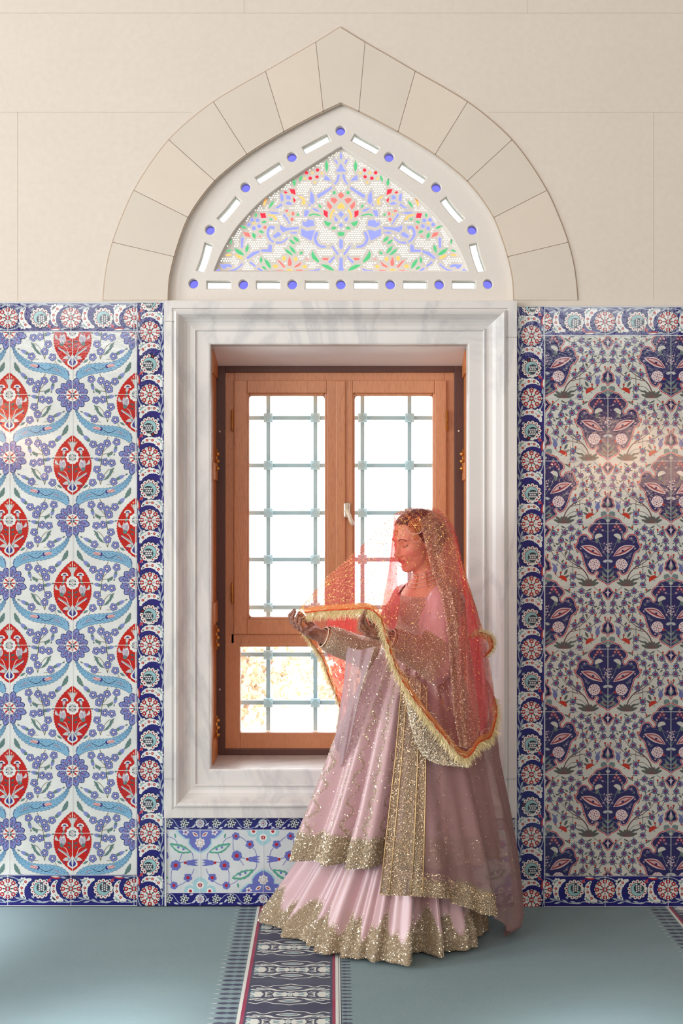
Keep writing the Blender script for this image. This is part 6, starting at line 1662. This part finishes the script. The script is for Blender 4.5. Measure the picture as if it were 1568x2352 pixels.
FOLD = [surf_net([[Wp(*q) for q in r] for r in F0], 60, 16) for F0 in (
 [[(1028, 1196, .0), (1040, 1206, .01), (1050, 1236, .03)], [(1048, 1270, -.02), (1056, 1275, .0), (1062, 1300, .03)], [(1056, 1360, -.05), (1072, 1365, -.02), (1082, 1372, .02)], [(1068, 1450, -.09), (1086, 1455, -.06), (1098, 1460, -.01)],
  [(1076, 1550, -.13), (1096, 1555, -.09), (1108, 1560, -.04)], [(1080, 1640, -.17), (1106, 1645, -.12), (1116, 1650, -.08)], [(1082, 1716, -.20), (1108, 1690, -.16), (1122, 1684, -.12)]],
 [[(1036, 1215, .04), (1044, 1225, .05), (1050, 1240, .05)], [(1044, 1300, .05), (1058, 1310, .06), (1068, 1330, .05)], [(1040, 1380, .06), (1064, 1390, .07), (1090, 1400, .05)], [(1044, 1480, .06), (1078, 1485, .07), (1104, 1480, .05)], [(1050, 1600, .06), (1086, 1600, .08), (1120, 1600, .05)], [(1056, 1690, .06), (1090, 1690, .08), (1118, 1670, .05)]],
 [[(905, 1184, -.06), (908, 1190, -.05), (914, 1200, -.04)], [(893, 1300, -.12), (898, 1310, -.08), (912, 1320, -.04)], [(880, 1370, -.17), (896, 1380, -.13), (918, 1390, -.09)], [(872, 1420, -.24), (888, 1440, -.22), (905, 1450, -.19)]],
 [[(752, 1420, .02), (782, 1410, .05), (820, 1400, .08)], [(748, 1480, .03), (780, 1490, .06), (812, 1490, .08)], [(764, 1560, .06), (784, 1560, .07), (802, 1560, .09)], [(780, 1620, .08), (789, 1620, .09), (798, 1620, .09)], [(783, 1690, .09), (790, 1700, .10), (800, 1700, .10)]])]
GE_ = surf_net([[Wp(1066, 1480, -.17), Wp(1072, 1472, -.19), Wp(1078, 1462, -.20)], [Wp(1078, 1490, -.15), Wp(1090, 1468, -.18), Wp(1100, 1452, -.18)], [Wp(1084, 1500, -.13), Wp(1106, 1482, -.15), Wp(1124, 1462, -.14)],
  [Wp(1086, 1512, -.12), Wp(1108, 1498, -.13), Wp(1130, 1486, -.10)], [Wp(1084, 1530, -.11), Wp(1100, 1520, -.12), Wp(1112, 1508, -.11)]], 60, 16)
GRIDS = [GN_, GFa, GE_] + FOLD + [g_ + np.array([0, .007, 0]) for g_ in FOLD[:2]] + [FOLD[1] + np.array([.004, .015, 0])] + [FOLD[2] + np.array([0, .012, 0]), FOLD[2] + np.array([.003, .02, 0]), FOLD[3] + np.array([0, .008, 0]), FOLD[3] + np.array([.002, .014, 0]), FOLD[3] + np.array([.003, .02, 0])]
nu, nv = GN_.shape[:2]; nu2, nv2 = GFa.shape[:2]
vf = []
V_ = sum([g_.reshape(-1, 3).tolist() for g_ in GRIDS], [])
o_ = 0
for g_ in GRIDS:
    a_, b_ = g_.shape[:2]
    for i in range(a_ - 1):
        for k in range(b_ - 1): vf.append((o_ + i * b_ + k, o_ + (i + 1) * b_ + k, o_ + (i + 1) * b_ + k + 1, o_ + i * b_ + k + 1))
    o_ += a_ * b_
veil = mesh('red_veil', V_, vf, M_REDNET, BR, True)
# (gathered folds are part of the same cloth)
# gold net pattern: scalloped chains and little blossoms
def arc_len_map(G):
    """physical lengths so the pattern keeps its scale"""
    return np.linalg.norm(np.diff(G, axis=0), axis=2).mean(1).sum(), np.linalg.norm(np.diff(G, axis=1), axis=2).mean(0).sum()
def chains(G, cell=.043, sp=.0042, size=.0019, dens=1.0):
    LU, LV = arc_len_map(G); U1, V1 = [], []
    nr = int(LV / (cell * .8)) + 1; nc = int(LU / cell) + 1
    for r_ in range(nr):
        for c_ in range(nc):
            t = np.linspace(0, 1, int(cell * 1.5 / sp)); u = (c_ + t + (.5 if r_ % 2 else 0)) * cell; v = (r_ + .75 * np.sin(pi * t)) * cell * .8
            U1.append(u / LU); V1.append(v / LV)
            if (c_ + r_) % 2 == 0:
                cu, cv = (c_ + .5 + (.5 if r_ % 2 else 0)) * cell, (r_ + .35) * cell * .8
                for q in range(7): a = q * 2 * pi / 6; rr_ = .0042 if q < 6 else 0; U1.append(np.array([(cu + rr_ * cos(a)) / LU])); V1.append(np.array([(cv + rr_ * sin(a)) / LV]))
    u = np.concatenate(U1); v = np.concatenate(V1); m = (u > .01) & (u < .99) & (v > .01) & (v < .985) & (rng.uniform(0, 1, len(u)) < dens); u = u[m]; v = v[m]
    u = np.clip(u + rng.normal(size=len(u)) * .0006, 0, .999); p, n = gsample(G, u, v); return flakes(p, n, size, .45, .0015, .8)
n_sp = 4200
flake_obj('veil_sequins', [chains(GN_), chains(GFa, .043, .006, .0016, .8), scat(GN_, lambda u, v: u * 0 + 1, n_sp, .0014, .6, .001)], M_SEQG, veil)
# ribbon and tinsel fringe along the free edges
def ribbon(G, name_r, wd, wmul=1.0, rows_=7, inward=True):
    e = G[:, -1]; ins = G[:, -2 - max(1, int(.02 * G.shape[1]))] - e; ins /= np.linalg.norm(ins, axis=1)[:, None] + 1e-9
    n_ = np.array([0, -1, 0]); s_ = np.arange(len(e)); R = []
    for q in range(rows_): R.append(e + ins * (wd * q / (rows_ - 1)) + n_ * (.0028 + .0016 * np.sin(s_ * .9 + q * .8))[:, None])
    return np.stack(R, 1), -ins
for G, i0 in ((GN_, 4), (GFa, 3), (GE_, 0)):
    R, out = ribbon(G, 'r', .019); R = R[i0:]; out = out[i0:]
    if G is GFa: R = R[:int(len(R) * .52)]; out = out[:len(R)]
    grid_mesh('gota_ribbon', R, M_GOTA, veil, None, True)
    mb = MB(); mb.tube([tuple(p) for p in R[:, 0] + np.array([0, -.002, 0])], .0028, 6); mb.build('ribbon_edging', M_GOTR, veil, True)
    # fringe: short crimped strands pointing outward and down
    e = R[:, 0]; seg = np.linalg.norm(np.diff(e, axis=0), axis=1); cl = np.r_[0, np.cumsum(seg)]; n = int(cl[-1] / .0003); V1, F1 = [], []
    ts = np.sort(rng.uniform(0, cl[-1], n)); o = np.stack([np.interp(ts, cl, out[:, q]) for q in range(3)], 1); o = o + np.array([0, 0, -.55]); o /= np.linalg.norm(o, axis=1)[:, None]
    b0 = np.stack([np.interp(ts, cl, e[:, q]) for q in range(3)], 1)
    jit = rng.normal(size=(n, 3)) * .45; d1 = o + jit; d1 /= np.linalg.norm(d1, axis=1)[:, None]; d2 = d1 + rng.normal(size=(n, 3)) * .4 + np.array([0, 0, -.4]); d2 /= np.linalg.norm(d2, axis=1)[:, None]
    ln_ = rng.uniform(.018, .034, n)[:, None] * (1.25 if G is GN_ else .8); p1 = b0 + d1 * ln_ * .5; p2 = p1 + d2 * ln_ * .5
    sd = np.cross(d1, rng.normal(size=(n, 3))); sd /= np.linalg.norm(sd, axis=1)[:, None]; w0 = .00055
    vv = np.stack([b0 - sd * w0, b0 + sd * w0, p1 - sd * w0, p1 + sd * w0, p2 - sd * w0 * .6, p2 + sd * w0 * .6], 1).reshape(-1, 3)
    k6 = np.arange(n)[:, None] * 6; ff = np.concatenate([k6 + [0, 1, 3, 2], k6 + [2, 3, 5, 4]])
    fr_ = mesh('tinsel_fringe', vv.tolist(), ff.tolist(), M_FRNG, veil); fr_['kind'] = 'stuff'

# ------------------------------------------------------------------ jewellery
def J(px, py, dy): return Vector(Wp(px, py, dy))
def medal(c, r, n, name, petals=10, ax=(0, -1, 0)):
    """filigree boss: disc, ring of beads, outer lace of loops"""
    mb = MB(); c = Vector(c); mb.ball(c, r * .30, 10, 6, (1, .5, 1))
    for rr_, m, br in ((.52, petals, .13), (.80, int(petals * 1.6), .10)):
        for k in range(m): a = 2 * pi * k / m; mb.ball(c + Vector((r * rr_ * cos(a), -.001, r * rr_ * sin(a))), r * br, 7, 5, (1, .7, 1))
    for rr_ in (.40, .66, .95): mb.tube([c + Vector((r * rr_ * cos(a), 0, r * rr_ * sin(a))) for a in np.linspace(0, 2 * pi, 24, endpoint=False)], r * .045, 5, True)
    for k in range(petals): a = 2 * pi * k / petals; mb.tube([c + Vector((r * q * cos(a + .1 * sin(q * 6)), 0, r * q * sin(a + .1 * sin(q * 6)))) for q in (.3, .6, .95)], r * .04, 5)
    return mb
FY = float(H_(.0, .080, 0)[1] - YB)
hj = H_(.052, .082, .072); mb = medal(hj + np.array([0, -.012, 0]), .026, 0, ''); 
for k, (dx, dz, r) in enumerate(((-.020, .028, .010), (-.028, .036, .007), (.014, .026, .012))): mb.ball(Vector(hj) + Vector((dx, -.008, dz)), r * .6, 8, 5, (1, .5, 1))
side_o = mb.build('side_head_ornament', M_GOLD, BR, True)
hp2 = H_(.058, .083, .030); mb = medal(hp2 + np.array([-.0, -.012, -.004]), .013, 0, '', 8); mb.tube([Vector(hj) + Vector((0, -.010, -.024)), Vector(hp2) + Vector((0, -.010, .012))], .0016, 6)
mb.build('ornament_drop', M_GOLD, side_o, True)
mb = MB()
for k in range(11): a = radians(200 + 140 * k / 10); mb.ball(Vector(hj) + Vector((.030 * cos(a), -.014, .030 * sin(a))), .0032, 8, 6)
for k in range(9): a = radians(190 + 160 * k / 8); mb.ball(Vector(hp2) + Vector((.016 * cos(a), -.014, -.004 + .016 * sin(a))), .0022, 7, 5)
mb.build('pearl_trim', M_PEARL, side_o, True)
# forehead pendant
tk = on_face(.1, .002, .052, .003); mb = medal(tk + np.array([-.002, -.002, 0]), .009, 0, '', 6)
for q in range(8): p = on_face(.1, .004 + .004 * q, .056 + .0035 * q, .003); mb.ball(p, .0018, 6, 4)
mb.build('forehead_pendant', M_GOLD, BR, True)
# ear ornament, ear chain, nose ring and its chain
er = H_(.004, .088, -.040); ear = medal(er + np.array([0, -.008, 0]), .0125, 0, '', 8)
er2 = er + np.array([0, -.010, -.030]); e2 = medal(er2, .018, 0, '', 10); ear.add(e2.v, e2.f)
for k in range(7):
    x = (k - 3) * .0052; b = Vector(er2) + Vector((x, 0, -.016 + abs(x) * .5)); ear.tube([b, b + Vector((0, 0, -.016 + abs(x) * .35))], .0014, 6); ear.ball(b + Vector((0, 0, -.018 + abs(x) * .35)), .0024, 7, 5)
ear.build('earring', M_GOLD, BR, True)
mb = MB(); a0 = Vector(H_(.040, .086, .004)); 
for q in np.linspace(0, 1, 15): p = a0 * (1 - q) + Vector(er + np.array([0, -.008, .012])) * q; p.z -= .012 * sin(pi * q) ; mb.ball(p, .0019, 7, 5)
mb.build('ear_chain', M_GOLD, BR, True)
nr_c = Vector(H_(.104, .020, -.062)) + Vector((.002, -.006, 0)); rn = .0185
mb = MB(); mb.tube([nr_c + Vector((rn * cos(a), -.002 * sin(a), rn * 1.12 * sin(a))) for a in np.linspace(0, 2 * pi, 36, endpoint=False)], .0009, 6, True)
for k in range(12): a = radians(200 + 140 * k / 11); mb.ball(nr_c + Vector((rn * cos(a), 0, rn * 1.12 * sin(a))), .0018, 6, 4)
nring = mb.build('nose_ring', M_GOLD, BR, True)
mb = MB(); s0 = nr_c + Vector((rn * .9, 0, .006)); s1 = Vector(er + np.array([0, -.010, .004]))
for q in np.linspace(0, 1, 22):
    p = s0 * (1 - q) + s1 * q; p.z -= .016 * sin(pi * q); p.y -= .010 * sin(pi * q); mb.ball(p, .0016, 6, 4)
mb.build('nose_chain', M_GOLD, nring, True)
# choker strands round the neck and a long strand over the chest
def project_out(p, prims, off):
    """push a point outwards from the neck axis until it clears the skin"""
    return p
NKP = PRIMS[:N_BODY]
def neck_ring(zc, tiltx, off, a0, a1, n):
    out = []; ax0 = H_(-.022, 0, -.045); ax1 = NB
    for a in np.linspace(a0, a1, n):
        d = FW * cos(a) + LF * sin(a); t = zc + tiltx * cos(a); c = ax0 + (ax1 - ax0) * t
        rr_ = np.linspace(.16, .02, 90); pts = c + d * rr_[:, None] + UP * 0; dd = sdf(pts, NKP); i = np.argmax(dd < off); out.append(Vector(pts[i]))
    return out
chk = empty('choker_necklace', tuple(NB)); chk.parent = BR
for k in range(4):
    q = neck_ring(.50 + .10 * k, .16, .0035, -pi * .62, pi * .62, 40); mb = MB()
    for p in q: mb.ball(p, .0026, 6, 4)
    mb.tube(q, .0010, 5); o = mb.build('pearl_strand', M_PEARL, chk, True); o.matrix_parent_inverse = Matrix.Translation(-Vector(NB))
mb = MB()
for aa in (.35, 1.0): 
    q = [neck_ring(t_, .16, .005, aa, aa + .02, 2)[0] for t_ in (.46, .56, .66, .76, .84)]; mb.tube(q, .0018, 6)
o = mb.build('gold_spacer', M_GOLD, chk, True); o.matrix_parent_inverse = Matrix.Translation(-Vector(NB))
q = neck_ring(1.02, .42, .012, -pi * .5, pi * .6, 60); mb = MB()
for p in q: mb.ball(p, .0034, 7, 5)
for k in range(14, 46, 3): mb.ball(q[k] + Vector((0, -.001, -.008)), .0045, 7, 5, (1, .6, 1.3))
mb.build('pearl_necklace', simple('rose_gold_pearls', (232, 190, 156), .3, .4), BR, True)
# bangles and finger ring
def bangle(c, ax, r, th_, mat, name='bangle'):
    c = Vector(c); ax = Vector(ax).normalized(); u = ax.orthogonal().normalized(); v = ax.cross(u); mb = MB()
    mb.tube([c + (u * cos(a) + v * sin(a)) * r for a in np.linspace(0, 2 * pi, 32, endpoint=False)], th_, 6, True)
    for k in range(32): a = 2 * pi * k / 32; mb.ball(c + (u * cos(a) + v * sin(a)) * (r + th_ * .7), th_ * .8, 5, 4)
    mb.build(name, mat, BR, True)
for w_, e_ in ((WRN, ELN), (WRF, ELF)):
    for k in range(5): bangle(w_ + (e_ - w_) * (.0 + .035 * k) + np.array([0, 0, -.002]), w_ - e_, .038 - .0006 * k, .0019, M_PEARL if k % 2 == 0 else M_GOLD)
bangle(np.array(Wp(886, 1478, -.295)), Vector((1, .1, .35)), .046, .0022, M_PEARL)
bangle(np.array(Wp(833, 1442, -.330)), Vector((.1, 0, 1)), .0095, .0016, M_GOLD, 'finger_ring')
for o in BR.children: o.matrix_parent_inverse = Matrix.Translation(-BR.location)
